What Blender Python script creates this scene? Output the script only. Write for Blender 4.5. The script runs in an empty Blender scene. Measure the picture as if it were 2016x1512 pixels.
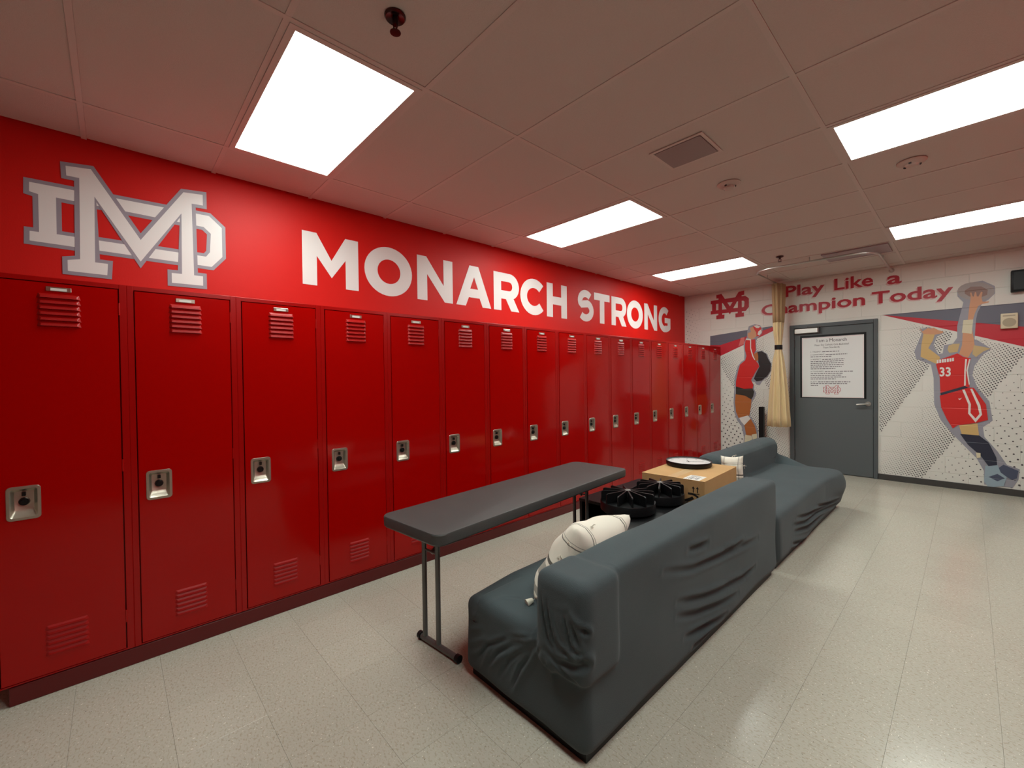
import bpy, bmesh, math, random
import numpy as np
from mathutils import Vector, Matrix, noise
from mathutils.geometry import tessellate_polygon

random.seed(7)
S = bpy.context.scene
COL = S.collection

# ------------------------------------------------------------------ camera
cam_d = bpy.data.cameras.new('camera')
cam = bpy.data.objects.new('camera', cam_d)
COL.objects.link(cam)
cam_d.sensor_width = 36.0
cam_d.lens = 840.4726 / 2016 * 36.0
cam_d.clip_start = 0.03
_r = Vector((0.68258971, 0.73070059, -0.01216297))
_u = Vector((-0.00168209, 0.01821418, 0.99983269))
_f = Vector((-0.73079988, 0.68245505, -0.01366191))
m = Matrix((_r, _u, -_f)).transposed().to_4x4()
m.translation = Vector((3.52074, -7.58482, 1.43257))
cam.matrix_world = m
S.camera = cam

# ------------------------------------------------------------------ world, light, exposure
W = bpy.data.worlds.new('world')
S.world = W
W.use_nodes = True
W.node_tree.nodes['Background'].inputs[0].default_value = (0.5, 0.5, 0.5, 1)
W.node_tree.nodes['Background'].inputs[1].default_value = 0.02
PANEL_EMISSION = 16.0
S.view_settings.view_transform = 'Standard'
S.view_settings.look = 'None'
S.view_settings.gamma = 1.0
S.view_settings.use_curve_mapping = False
S.view_settings.exposure = 0.0

# ------------------------------------------------------------------ room numbers (metres)
D = 0.6275        # front of the lockers
WL = 0.47045      # locker width
ZT, ZB = 1.923, 0.084
H = 2.855
X1 = 4.63         # right wall
Y1 = -10.6        # wall behind the camera
DX0, DX1, DZ = 1.650, 2.676, 2.18

# ------------------------------------------------------------------ materials
def srgb(r, g, b):
    f = lambda c: (c / 255 / 12.92) if c / 255 <= 0.04045 else ((c / 255 + 0.055) / 1.055) ** 2.4
    return (f(r), f(g), f(b), 1.0)

def mat(name, col, rough=0.5, metal=0.0, spec=0.5, coat=0.0, coat_rough=0.1, bump=None, mottle=None, emit=None, sheen=0.0):
    """Plain surface; bump=(scale, distance), mottle=(scale, amount) vary relief and colour procedurally."""
    M = bpy.data.materials.new(name)
    M.use_nodes = True
    nt = M.node_tree
    b = nt.nodes['Principled BSDF']
    b.inputs['Base Color'].default_value = col
    b.inputs['Roughness'].default_value = rough
    b.inputs['Metallic'].default_value = metal
    b.inputs['Specular IOR Level'].default_value = spec
    b.inputs['Coat Weight'].default_value = coat
    b.inputs['Coat Roughness'].default_value = coat_rough
    b.inputs['Sheen Weight'].default_value = sheen
    if emit:
        b.inputs['Emission Color'].default_value = emit[0]
        b.inputs['Emission Strength'].default_value = emit[1]
    if bump or mottle:
        g = nt.nodes.new('ShaderNodeNewGeometry')
    if mottle:
        n = nt.nodes.new('ShaderNodeTexNoise')
        n.inputs['Scale'].default_value = mottle[0]
        n.inputs['Detail'].default_value = 4
        nt.links.new(g.outputs['Position'], n.inputs['Vector'])
        mr = nt.nodes.new('ShaderNodeMapRange')
        mr.inputs['From Min'].default_value = 0.3
        mr.inputs['From Max'].default_value = 0.7
        mr.inputs['To Min'].default_value = 1 - mottle[1]
        mr.inputs['To Max'].default_value = 1 + mottle[1]
        nt.links.new(n.outputs['Fac'], mr.inputs['Value'])
        mx = nt.nodes.new('ShaderNodeVectorMath')
        mx.operation = 'SCALE'
        mx.inputs[0].default_value = col[:3]
        nt.links.new(mr.outputs['Result'], mx.inputs['Scale'])
        nt.links.new(mx.outputs['Vector'], b.inputs['Base Color'])
    if bump:
        n = nt.nodes.new('ShaderNodeTexNoise')
        n.inputs['Scale'].default_value = bump[0]
        n.inputs['Detail'].default_value = 3
        nt.links.new(g.outputs['Position'], n.inputs['Vector'])
        bp = nt.nodes.new('ShaderNodeBump')
        bp.inputs['Distance'].default_value = bump[1]
        bp.inputs['Strength'].default_value = 1.0
        nt.links.new(n.outputs['Fac'], bp.inputs['Height'])
        nt.links.new(bp.outputs['Normal'], b.inputs['Normal'])
    return M

def floor_material():
    """Vinyl composition tile: beige ground, light and dark chips, waxed gloss, a slight tone per tile."""
    M = bpy.data.materials.new('vinyl_tile')
    M.use_nodes = True
    nt = M.node_tree
    N, L = nt.nodes, nt.links
    b = N['Principled BSDF']
    g = N.new('ShaderNodeNewGeometry')
    def noise_tex(scale, detail=2, stretch=None):
        n = N.new('ShaderNodeTexNoise')
        n.inputs['Scale'].default_value = scale
        n.inputs['Detail'].default_value = detail
        if stretch:
            mp = N.new('ShaderNodeMapping')
            mp.inputs['Scale'].default_value = stretch
            mp.inputs['Rotation'].default_value = (0, 0, 0.6)
            L.new(g.outputs['Position'], mp.inputs['Vector'])
            L.new(mp.outputs['Vector'], n.inputs['Vector'])
        else:
            L.new(g.outputs['Position'], n.inputs['Vector'])
        return n.outputs['Fac']
    def ramp(src, lo, hi):
        r = N.new('ShaderNodeMapRange')
        r.inputs['From Min'].default_value = lo
        r.inputs['From Max'].default_value = hi
        L.new(src, r.inputs['Value'])
        return r.outputs['Result']
    def mix(fac, a, c):
        mx = N.new('ShaderNodeMix')
        mx.data_type = 'RGBA'
        L.new(fac, mx.inputs[0])
        for k, v in ((6, a), (7, c)):
            if isinstance(v, tuple):
                mx.inputs[k].default_value = v
            else:
                L.new(v, mx.inputs[k])
        return mx.outputs[2]
    cloud = ramp(noise_tex(9, 3), 0.3, 0.7)
    base = mix(cloud, srgb(187, 182, 168), srgb(188, 183, 169))
    mid = mix(ramp(noise_tex(70, 3, (1, 1.8, 1)), 0.52, 0.66), base, srgb(172, 163, 145))
    lite = mix(ramp(noise_tex(95, 1, (1.6, 1, 1)), 0.69, 0.74), mid, srgb(232, 228, 214))
    dark = mix(ramp(noise_tex(120, 1, (1, 1.5, 1)), 0.715, 0.75), lite, srgb(112, 104, 90))
    oi = N.new('ShaderNodeObjectInfo')
    mr = N.new('ShaderNodeMapRange')
    mr.inputs['To Min'].default_value = 0.975
    mr.inputs['To Max'].default_value = 1.02
    L.new(oi.outputs['Random'], mr.inputs['Value'])
    sc = N.new('ShaderNodeVectorMath')
    sc.operation = 'SCALE'
    L.new(dark, sc.inputs[0])
    L.new(mr.outputs['Result'], sc.inputs['Scale'])
    L.new(sc.outputs['Vector'], b.inputs['Base Color'])
    rr = N.new('ShaderNodeMapRange')
    rr.inputs['To Min'].default_value = 0.20
    rr.inputs['To Max'].default_value = 0.205
    L.new(noise_tex(3.0, 4), rr.inputs['Value'])
    L.new(rr.outputs['Result'], b.inputs['Roughness'])
    b.inputs['Specular IOR Level'].default_value = 0.5
    bp = N.new('ShaderNodeBump')
    bp.inputs['Distance'].default_value = 0.00025
    L.new(noise_tex(60, 2), bp.inputs['Height'])
    L.new(bp.outputs['Normal'], b.inputs['Normal'])
    return M

def pillow_material():
    """Cream cotton woven with double grey lines; one grey block band near the lower edge (UV space)."""
    M = bpy.data.materials.new('striped_cotton')
    M.use_nodes = True
    nt = M.node_tree
    N, L = nt.nodes, nt.links
    b = N['Principled BSDF']
    b.inputs['Roughness'].default_value = 0.9
    b.inputs['Specular IOR Level'].default_value = 0.15
    uv = N.new('ShaderNodeUVMap')
    sp = N.new('ShaderNodeSeparateXYZ')
    L.new(uv.outputs['UV'], sp.inputs[0])
    def band(src, bands):
        r = N.new('ShaderNodeValToRGB')
        cr = r.color_ramp
        cr.interpolation = 'CONSTANT'
        cr.elements[0].position = 0
        cr.elements[0].color = (1, 1, 1, 1)
        cr.elements.remove(cr.elements[1])
        for p0, p1, v in bands:
            e = cr.elements.new(p0); e.color = (v, v, v, 1)
            e = cr.elements.new(p1); e.color = (1, 1, 1, 1)
        L.new(src, r.inputs[0])
        return r.outputs[0]
    u = band(sp.outputs[0], [(0.17, 0.185, 0.25), (0.205, 0.215, 0.4), (0.80, 0.815, 0.25), (0.835, 0.845, 0.4)])
    v = band(sp.outputs[1], [(0.06, 0.12, 0.42), (0.22, 0.36, 0.45), (0.41, 0.45, 0.16), (0.76, 0.775, 0.25), (0.805, 0.815, 0.4)])
    mx = N.new('ShaderNodeMix'); mx.data_type = 'RGBA'; mx.blend_type = 'MULTIPLY'
    mx.inputs[0].default_value = 1
    L.new(u, mx.inputs[6]); L.new(v, mx.inputs[7])
    m2 = N.new('ShaderNodeMix'); m2.data_type = 'RGBA'; m2.blend_type = 'MULTIPLY'
    m2.inputs[0].default_value = 1
    L.new(mx.outputs[2], m2.inputs[6])
    m2.inputs[7].default_value = srgb(232, 226, 212)
    L.new(m2.outputs[2], b.inputs['Base Color'])
    return M

M_FLOOR = floor_material()
M_SCREED = mat('dark_joint', srgb(120, 112, 98), 0.8)
M_BLOCK = mat('white_block_paint', srgb(221, 220, 212), 0.45, bump=(220, 0.0006), spec=0.4)
M_WALL_RED = mat('red_wall_paint', srgb(201, 21, 14), 0.48, bump=(160, 0.0004), spec=0.22)
M_WALL_BANK = mat('dark_red_bank_paint', srgb(120, 10, 8), 0.3)
M_WALL_WHITE = mat('white_wall_paint', srgb(214, 209, 201), 0.6, bump=(200, 0.0005))
M_TILE = mat('ceiling_tile', srgb(204, 196, 188), 0.9, bump=(260, 0.0012), mottle=(120, 0.02), spec=0.2)
M_GRID = mat('ceiling_grid_paint', srgb(206, 196, 188), 0.6)
M_LOCKER = mat('red_enamel', srgb(166, 4, 2), 0.11, bump=(7, 0.0012), spec=0.33)
M_LOUVER = mat('red_enamel_louver', srgb(162, 6, 4), 0.42, spec=0.35)
M_LOCKER_EDGE = mat('red_enamel_edge', srgb(160, 5, 3), 0.24, spec=0.35)
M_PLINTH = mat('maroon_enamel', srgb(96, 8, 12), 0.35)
M_STEEL = mat('brushed_steel', srgb(178, 170, 155), 0.28, 1.0, bump=(90, 0.0003))
M_STEEL_PAN = mat('pressed_steel', srgb(196, 188, 172), 0.34, 0.9, bump=(60, 0.0004))
M_BLACK = mat('black_plastic', srgb(15, 15, 17), 0.42, spec=0.3)
M_BLACK_DIAL = mat('black_dial', srgb(16, 15, 15), 0.25)
M_CARD = mat('card_paper', srgb(225, 222, 215), 0.5)
M_WHITE = mat('white_vinyl', srgb(226, 222, 219), 0.4)
M_GREYV = mat('grey_vinyl', srgb(146, 138, 148), 0.4)
M_CLOTH = mat('slate_slipcover', srgb(70, 79, 82), 0.85, bump=(420, 0.0008), spec=0.12, sheen=0.1, mottle=(6, 0.05))
M_PILLOW = pillow_material()
M_TABLE = mat('charcoal_plastic', srgb(66, 68, 67), 0.42, bump=(300, 0.0012), mottle=(8, 0.06))
M_TABLE_LEG = mat('grey_powder_coat', srgb(104, 104, 102), 0.35, 0.4)
M_CARTON = mat('corrugated_card', srgb(192, 152, 104), 0.8, bump=(70, 0.0006), mottle=(5, 0.05), spec=0.2)
M_INK = mat('black_ink', srgb(28, 22, 20), 0.6)
M_TAPE = mat('carton_tape', srgb(206, 172, 126), 0.3)
M_DOOR = mat('door_grey', srgb(86, 92, 94), 0.5, bump=(120, 0.0005))
M_DOORFRAME = mat('door_frame_grey', srgb(80, 86, 89), 0.45)
M_ALU = mat('satin_aluminium', srgb(196, 194, 188), 0.3, 0.9)
M_DARKMETAL = mat('dark_bronze', srgb(78, 72, 72), 0.4, 0.5)
M_CURTAIN = mat('cream_curtain', srgb(214, 190, 144), 0.65, bump=(300, 0.0004), sheen=0.2)
M_CURTAIN_TOP = mat('tan_mesh_curtain', srgb(176, 146, 108), 0.75, bump=(500, 0.0006))
M_DET = mat('detector_plastic', srgb(196, 178, 168), 0.5)
M_SPRINK = mat('oxidised_brass', srgb(74, 52, 50), 0.3, 0.8)
M_VENT = mat('vent_grey', srgb(150, 140, 138), 0.6)
M_VENTD = mat('vent_mauve', srgb(165, 150, 152), 0.6)
M_RED_PRINT = mat('crimson_print', srgb(176, 24, 44), 0.45)
M_PINK_PRINT = mat('pale_red_shadow_print', srgb(212, 176, 172), 0.45)
M_BASEB = mat('dark_rubber', srgb(62, 60, 58), 0.5)
M_BEIGE = mat('beige_plastic', srgb(214, 202, 172), 0.5)
M_BEIGE_D = mat('beige_grille', srgb(170, 158, 134), 0.7)
M_LENS = mat('prismatic_lens', srgb(240, 240, 240), 0.4, emit=((0.90, 1.0, 0.94, 1), PANEL_EMISSION))
M_POSTER = mat('poster_paper', srgb(226, 228, 226), 0.35)
M_TEXT = mat('poster_text', srgb(60, 50, 58), 0.6)
M_TEXT_LIGHT = mat('poster_small_text', srgb(120, 116, 120), 0.6)
M_GLASS = bpy.data.materials.new('clear_cover')
M_GLASS.use_nodes = True
_b = M_GLASS.node_tree.nodes['Principled BSDF']
_b.inputs['Alpha'].default_value = 0.10
_b.inputs['Roughness'].default_value = 0.05
_b.inputs['Base Color'].default_value = (0.9, 0.9, 0.9, 1)

# ------------------------------------------------------------------ helpers
def link(name, bm_or_me, material, parent=None, smooth=None):
    if isinstance(bm_or_me, bmesh.types.BMesh):
        me = bpy.data.meshes.new(name)
        bm_or_me.to_mesh(me)
        bm_or_me.free()
    else:
        me = bm_or_me
    if material:
        me.materials.append(material)
    o = bpy.data.objects.new(name, me)
    COL.objects.link(o)
    if parent:
        o.parent = parent
    if smooth is not None:
        me.shade_smooth()
        if smooth < 180:
            try:
                me.set_sharp_from_angle(angle=math.radians(smooth))
            except Exception:
                pass
    return o

def empty(name, loc=(0, 0, 0), rz=0.0):
    o = bpy.data.objects.new(name, None)
    COL.objects.link(o)
    o.location = loc
    o.rotation_euler = (0, 0, rz)
    o.empty_display_size = 0.1
    return o

def tag(o, label, cat, group=None, kind=None):
    o['label'] = label
    o['category'] = cat
    if group:
        o['group'] = group
    if kind:
        o['kind'] = kind
    return o

def struct(o):
    o['kind'] = 'structure'
    return o

def box(bm, x0, x1, y0, y1, z0, z1, bev=0.0, seg=1):
    r = bmesh.ops.create_cube(bm, size=1.0)
    vs = r['verts']
    for v in vs:
        v.co = Vector(((x0 + x1) / 2 + v.co.x * (x1 - x0), (y0 + y1) / 2 + v.co.y * (y1 - y0), (z0 + z1) / 2 + v.co.z * (z1 - z0)))
    if bev > 0:
        es = {e for v in vs for e in v.link_edges}
        bmesh.ops.bevel(bm, geom=list(es), offset=bev, segments=seg, affect='EDGES', profile=0.5)
    return vs

def newbox(*a, **k):
    bm = bmesh.new()
    box(bm, *a, **k)
    return bm

def cyl(bm, p0, p1, r0, r1=None, n=16, caps=True):
    r1 = r0 if r1 is None else r1
    p0, p1 = Vector(p0), Vector(p1)
    d = (p1 - p0).normalized()
    a = d.orthogonal().normalized()
    b = d.cross(a)
    ra = [bm.verts.new(p0 + (a * math.cos(t) + b * math.sin(t)) * r0) for t in [2 * math.pi * i / n for i in range(n)]]
    rb = [bm.verts.new(p1 + (a * math.cos(t) + b * math.sin(t)) * r1) for t in [2 * math.pi * i / n for i in range(n)]]
    for i in range(n):
        bm.faces.new((ra[i], ra[(i + 1) % n], rb[(i + 1) % n], rb[i]))
    if caps:
        bm.faces.new(list(reversed(ra)))
        bm.faces.new(rb)

def tube(bm, pts, r, n=10):
    """Round bar along a polyline with shared rings, so bends stay closed."""
    P = [Vector(p) for p in pts]
    rings = []
    up = None
    for i, p in enumerate(P):
        t = (P[min(i + 1, len(P) - 1)] - P[max(i - 1, 0)]).normalized()
        a = t.orthogonal().normalized() if up is None else (up - t * up.dot(t)).normalized()
        up = a
        b = t.cross(a)
        rings.append([bm.verts.new(p + (a * math.cos(2 * math.pi * k / n) + b * math.sin(2 * math.pi * k / n)) * r) for k in range(n)])
    for A, B in zip(rings, rings[1:]):
        for k in range(n):
            bm.faces.new((A[k], A[(k + 1) % n], B[(k + 1) % n], B[k]))
    bm.faces.new(list(reversed(rings[0])))
    bm.faces.new(rings[-1])

def lathe(bm, prof, n=32, axis='z', origin=(0, 0, 0)):
    O = Vector(origin)
    def P(r, h, t):
        c, s = r * math.cos(t), r * math.sin(t)
        return O + (Vector((c, s, h)) if axis == 'z' else Vector((c, h, s)))
    rings = []
    for r, h in prof:
        if r < 1e-6:
            rings.append([bm.verts.new(P(0, h, 0))])
        else:
            rings.append([bm.verts.new(P(r, h, 2 * math.pi * k / n)) for k in range(n)])
    for A, B in zip(rings, rings[1:]):
        for k in range(n):
            k2 = (k + 1) % n
            if len(A) == 1 and len(B) > 1:
                bm.faces.new((A[0], B[k], B[k2]))
            elif len(B) == 1 and len(A) > 1:
                bm.faces.new((A[k], A[k2], B[0]))
            elif len(A) > 1:
                bm.faces.new((A[k], A[k2], B[k2], B[k]))
    bmesh.ops.recalc_face_normals(bm, faces=bm.faces)

def rrect(cx, cy, w, h, r, n=5):
    pts = []
    for sx, sy, a0 in ((1, 1, 0), (-1, 1, 90), (-1, -1, 180), (1, -1, 270)):
        for i in range(n + 1):
            a = math.radians(a0 + 90 * i / n)
            pts.append((cx + sx * (w / 2 - r) + r * math.cos(a), cy + sy * (h / 2 - r) + r * math.sin(a)))
    return pts

def flat(polys, place, thick=0.0012, bm=None, joints=None):
    """Flat printed or painted shapes: polygons (with holes) in the wall's own (u, v), as a thin slab standing off it.
    polys: list of [outer, hole, ...]; place(u, v, h) -> point.  joints: (u-lines fn, v list) where the film sinks in."""
    bm = bm or bmesh.new()
    for rings in polys:
        R = [[Vector((u, v, 0)) for u, v in ring] for ring in rings]
        tri = tessellate_polygon(R)
        flatv = [p for ring in R for p in ring]
        vs = [bm.verts.new((p.x, p.y, 0)) for p in flatv]
        for t in tri:
            try:
                bm.faces.new([vs[i] for i in t])
            except ValueError:
                pass
    bmesh.ops.recalc_face_normals(bm, faces=bm.faces)
    if joints:
        for v in joints:
            for dv in (-0.005, 0.0, 0.005):
                bmesh.ops.bisect_plane(bm, geom=bm.verts[:] + bm.edges[:] + bm.faces[:], plane_co=(0, v + dv, 0), plane_no=(0, 1, 0))
    for f in bm.faces:
        if f.normal.z < 0:
            f.normal_flip()
    r = bmesh.ops.extrude_face_region(bm, geom=bm.faces[:])
    top = [g for g in r['geom'] if isinstance(g, bmesh.types.BMVert)]
    tops = set(top)
    for v in bm.verts:
        h = thick if v in tops else 0.0
        if joints:
            for j in joints:
                if abs(v.co.y - j) < 0.002:
                    h -= 0.0025
        v.co = Vector(place(v.co.x, v.co.y, h))
    bmesh.ops.recalc_face_normals(bm, faces=bm.faces)
    return bm

def offset(poly, d):
    """Mitred offset of a closed polygon by d outward."""
    n = len(poly)
    area = sum(poly[i][0] * poly[(i + 1) % n][1] - poly[(i + 1) % n][0] * poly[i][1] for i in range(n))
    s = 1 if area > 0 else -1
    out = []
    for i in range(n):
        p0, p1, p2 = Vector(poly[i - 1]), Vector(poly[i]), Vector(poly[(i + 1) % n])
        a, b = (p1 - p0).normalized(), (p2 - p1).normalized()
        na, nb = Vector((a.y, -a.x)) * s, Vector((b.y, -b.x)) * s
        k = na + nb
        k = k / max(0.35, k.dot(na)) if k.length > 1e-6 else na
        out.append((p1.x + k.x * d, p1.y + k.y * d))
    return out

def stroke(pts, w):
    """Outline of a thick polyline with square ends."""
    n = len(pts)
    L_, R_ = [], []
    for i in range(n):
        p = Vector(pts[i])
        t = (Vector(pts[min(i + 1, n - 1)]) - Vector(pts[max(i - 1, 0)])).normalized()
        q = Vector((-t.y, t.x)) * w / 2
        L_.append(tuple(p + q)); R_.append(tuple(p - q))
    return L_ + R_[::-1]

def arc(cx, cy, rx, ry, a0, a1, n=14):
    return [(cx + rx * math.cos(math.radians(a0 + (a1 - a0) * i / n)), cy + ry * math.sin(math.radians(a0 + (a1 - a0) * i / n))) for i in range(n + 1)]

on_left = lambda u, v, h: (0.0012 + h, u, v)            # on wall_left: u runs along +y
on_back = lambda u, v, h: (u, -0.0012 - h, v)           # on wall_back: u runs along +x

def text_polys(s, size, x, z, width=None, bold=0.0, space=1.0):
    """Text as a bmesh in (u, v); width stretches it to fit."""
    cu = bpy.data.curves.new('lettering', 'FONT')
    cu.body = s
    cu.size = size
    cu.offset = bold
    cu.space_character = space
    cu.resolution_u = 3
    cu.fill_mode = 'FRONT'
    o = bpy.data.objects.new('lettering', cu)
    COL.objects.link(o)
    bpy.context.view_layer.update()
    me = bpy.data.meshes.new_from_object(o.evaluated_get(bpy.context.evaluated_depsgraph_get()))
    bpy.data.objects.remove(o)
    bpy.data.curves.remove(cu)
    co = [v.co.copy() for v in me.vertices]
    x0, x1 = min(c.x for c in co), max(c.x for c in co)
    k = (width / (x1 - x0)) if width else 1.0
    vs = [(x + (c.x - x0) * k, z + c.y) for c in co]
    fs = [tuple(p.vertices) for p in me.polygons]
    bpy.data.meshes.remove(me)
    return vs, fs

def text_mesh(items, place, thick=0.0008):
    bm = bmesh.new()
    for vs, fs in items:
        bv = [bm.verts.new((u, v, 0)) for u, v in vs]
        for f in fs:
            try:
                bm.faces.new([bv[i] for i in f])
            except ValueError:
                pass
    bm.normal_update()
    for f in bm.faces:
        if f.normal.z < 0:
            f.normal_flip()
    r = bmesh.ops.extrude_face_region(bm, geom=bm.faces[:])
    tops = {g for g in r['geom'] if isinstance(g, bmesh.types.BMVert)}
    for v in bm.verts:
        v.co = Vector(place(v.co.x, v.co.y, thick if v in tops else 0.0))
    return bm

# ---- measured outlines, metres on their walls
LOGO = {'M':[(-7.761,2.674),(-7.658,2.687),(-7.444,2.32),(-7.226,2.677),(-7.123,2.689),(-7.123,2.618),(-7.184,2.614),(-7.179,2.142),(-7.131,2.142),(-7.131,2.079),(-7.296,2.076),(-7.296,2.139),(-7.243,2.141),(-7.239,2.536),(-7.447,2.185),(-7.646,2.531),(-7.65,2.145),(-7.595,2.145),(-7.599,2.077),(-7.763,2.077),(-7.763,2.139),(-7.712,2.152),(-7.707,2.621),(-7.759,2.62)],'Do':[(-7.902,2.541),(-7.09,2.556),(-7.019,2.491),(-7.019,2.292),(-7.081,2.214),(-7.906,2.22),(-7.905,2.273),(-7.87,2.274),(-7.87,2.483),(-7.903,2.49)],'Di':[(-7.802,2.483),(-7.121,2.475),(-7.082,2.438),(-7.089,2.312),(-7.111,2.278),(-7.803,2.277)]}
VOLLEY = {'outline':[(1.07,2.231),(1.16,2.257),(1.237,2.229),(1.274,2.17),(1.261,2.094),(1.198,2.029),(1.178,1.982),(1.18,1.82),(1.26,1.822),(1.335,1.77),(1.362,1.693),(1.398,1.609),(1.392,1.499),(1.34,1.4),(1.265,1.336),(1.227,1.271),(1.182,1.278),(1.157,1.32),(1.111,1.331),(1.144,1.277),(1.146,1.207),(1.179,1.137),(1.15,1.065),(1.11,0.993),(1.087,0.85),(1.087,0.764),(1.162,0.655),(1.2,0.531),(1.202,0.369),(1.127,0.347),(0.982,0.322),(0.99,0.413),(0.95,0.597),(0.886,0.68),(0.842,0.809),(0.829,0.984),(0.844,1.233),(0.845,1.364),(0.896,1.581),(0.948,1.652),(0.999,1.686),(1.002,1.794),(0.989,1.938),(1.016,2.008),(1.043,2.063),(1.046,2.148)],'hands':[(1.089,2.201),(1.134,2.218),(1.154,2.167),(1.179,2.122),(1.185,2.065),(1.14,2.024),(1.108,2.015),(1.056,2.05),(1.053,2.119),(1.102,2.136)],'ball':[(1.261,2.14),(1.255,2.105),(1.238,2.077),(1.213,2.059),(1.183,2.054),(1.152,2.064),(1.126,2.086),(1.109,2.118),(1.103,2.154),(1.109,2.189),(1.127,2.218),(1.153,2.236),(1.183,2.24),(1.214,2.23),(1.239,2.207),(1.256,2.176)],'ball_panel':[(1.141,2.231),(1.192,2.236),(1.243,2.207),(1.211,2.189),(1.179,2.195)],'ball_panel2':[(1.211,2.133),(1.252,2.165),(1.259,2.115),(1.226,2.069),(1.198,2.085)],'shirt':[(1.023,2.007),(1.166,2.013),(1.172,1.841),(1.143,1.772),(1.158,1.687),(1.209,1.615),(1.221,1.572),(1.17,1.489),(1.102,1.355),(1.137,1.277),(1.124,1.218),(0.999,1.212),(0.871,1.247),(0.872,1.335),(0.907,1.509),(0.934,1.609),(1.015,1.678),(1.035,1.749),(1.013,1.85),(1.013,1.951)],'cuff':[(1.032,2.035),(1.105,2.021),(1.102,1.998),(1.029,2.011)],'stripe':[(1.092,1.999),(1.105,1.998),(1.105,1.873),(1.139,1.744),(1.164,1.684),(1.152,1.68),(1.12,1.745),(1.092,1.867)],'face':[(1.126,1.766),(1.197,1.805),(1.222,1.768),(1.209,1.671),(1.177,1.658),(1.145,1.702)],'hair':[(1.197,1.805),(1.26,1.815),(1.323,1.77),(1.349,1.693),(1.39,1.609),(1.383,1.499),(1.334,1.417),(1.258,1.348),(1.182,1.334),(1.144,1.376),(1.17,1.447),(1.209,1.531),(1.228,1.572),(1.209,1.643),(1.209,1.741)],'shorts':[(0.871,1.25),(0.999,1.212),(1.124,1.221),(1.146,1.164),(1.132,1.093),(1.104,1.04),(1.012,1.098),(0.871,1.121)],'thigh':[(0.864,1.124),(1.012,1.098),(1.106,1.044),(1.097,0.921),(1.073,0.775),(0.91,0.722),(0.869,0.825),(0.852,0.985)],'kneepad':[(0.917,0.728),(1.05,0.776),(1.092,0.726),(0.997,0.612),(0.943,0.676)],'calf':[(0.997,0.615),(1.091,0.724),(1.154,0.612),(1.182,0.484),(1.088,0.443),(1.022,0.456)],'sock':[(1.009,0.455),(1.101,0.449),(1.117,0.396),(1.075,0.349),(0.995,0.331)],'sock2':[(1.107,0.466),(1.184,0.49),(1.191,0.375),(1.133,0.355)],'band_grey':[(0.452,1.965),(0.453,2.12),(1.056,2.173),(1.41,2.202),(1.41,2.184),(0.976,2.051),(0.623,1.954)],'band_red':[(0.452,1.897),(0.452,1.965),(0.623,1.954),(0.976,2.051),(1.41,2.187),(1.53,2.189),(1.41,2.12),(0.622,1.768),(0.451,1.693)],'band_pale':[(0.911,1.914),(0.95,2.053),(1.003,2.059),(1.002,1.951)]}
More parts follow.
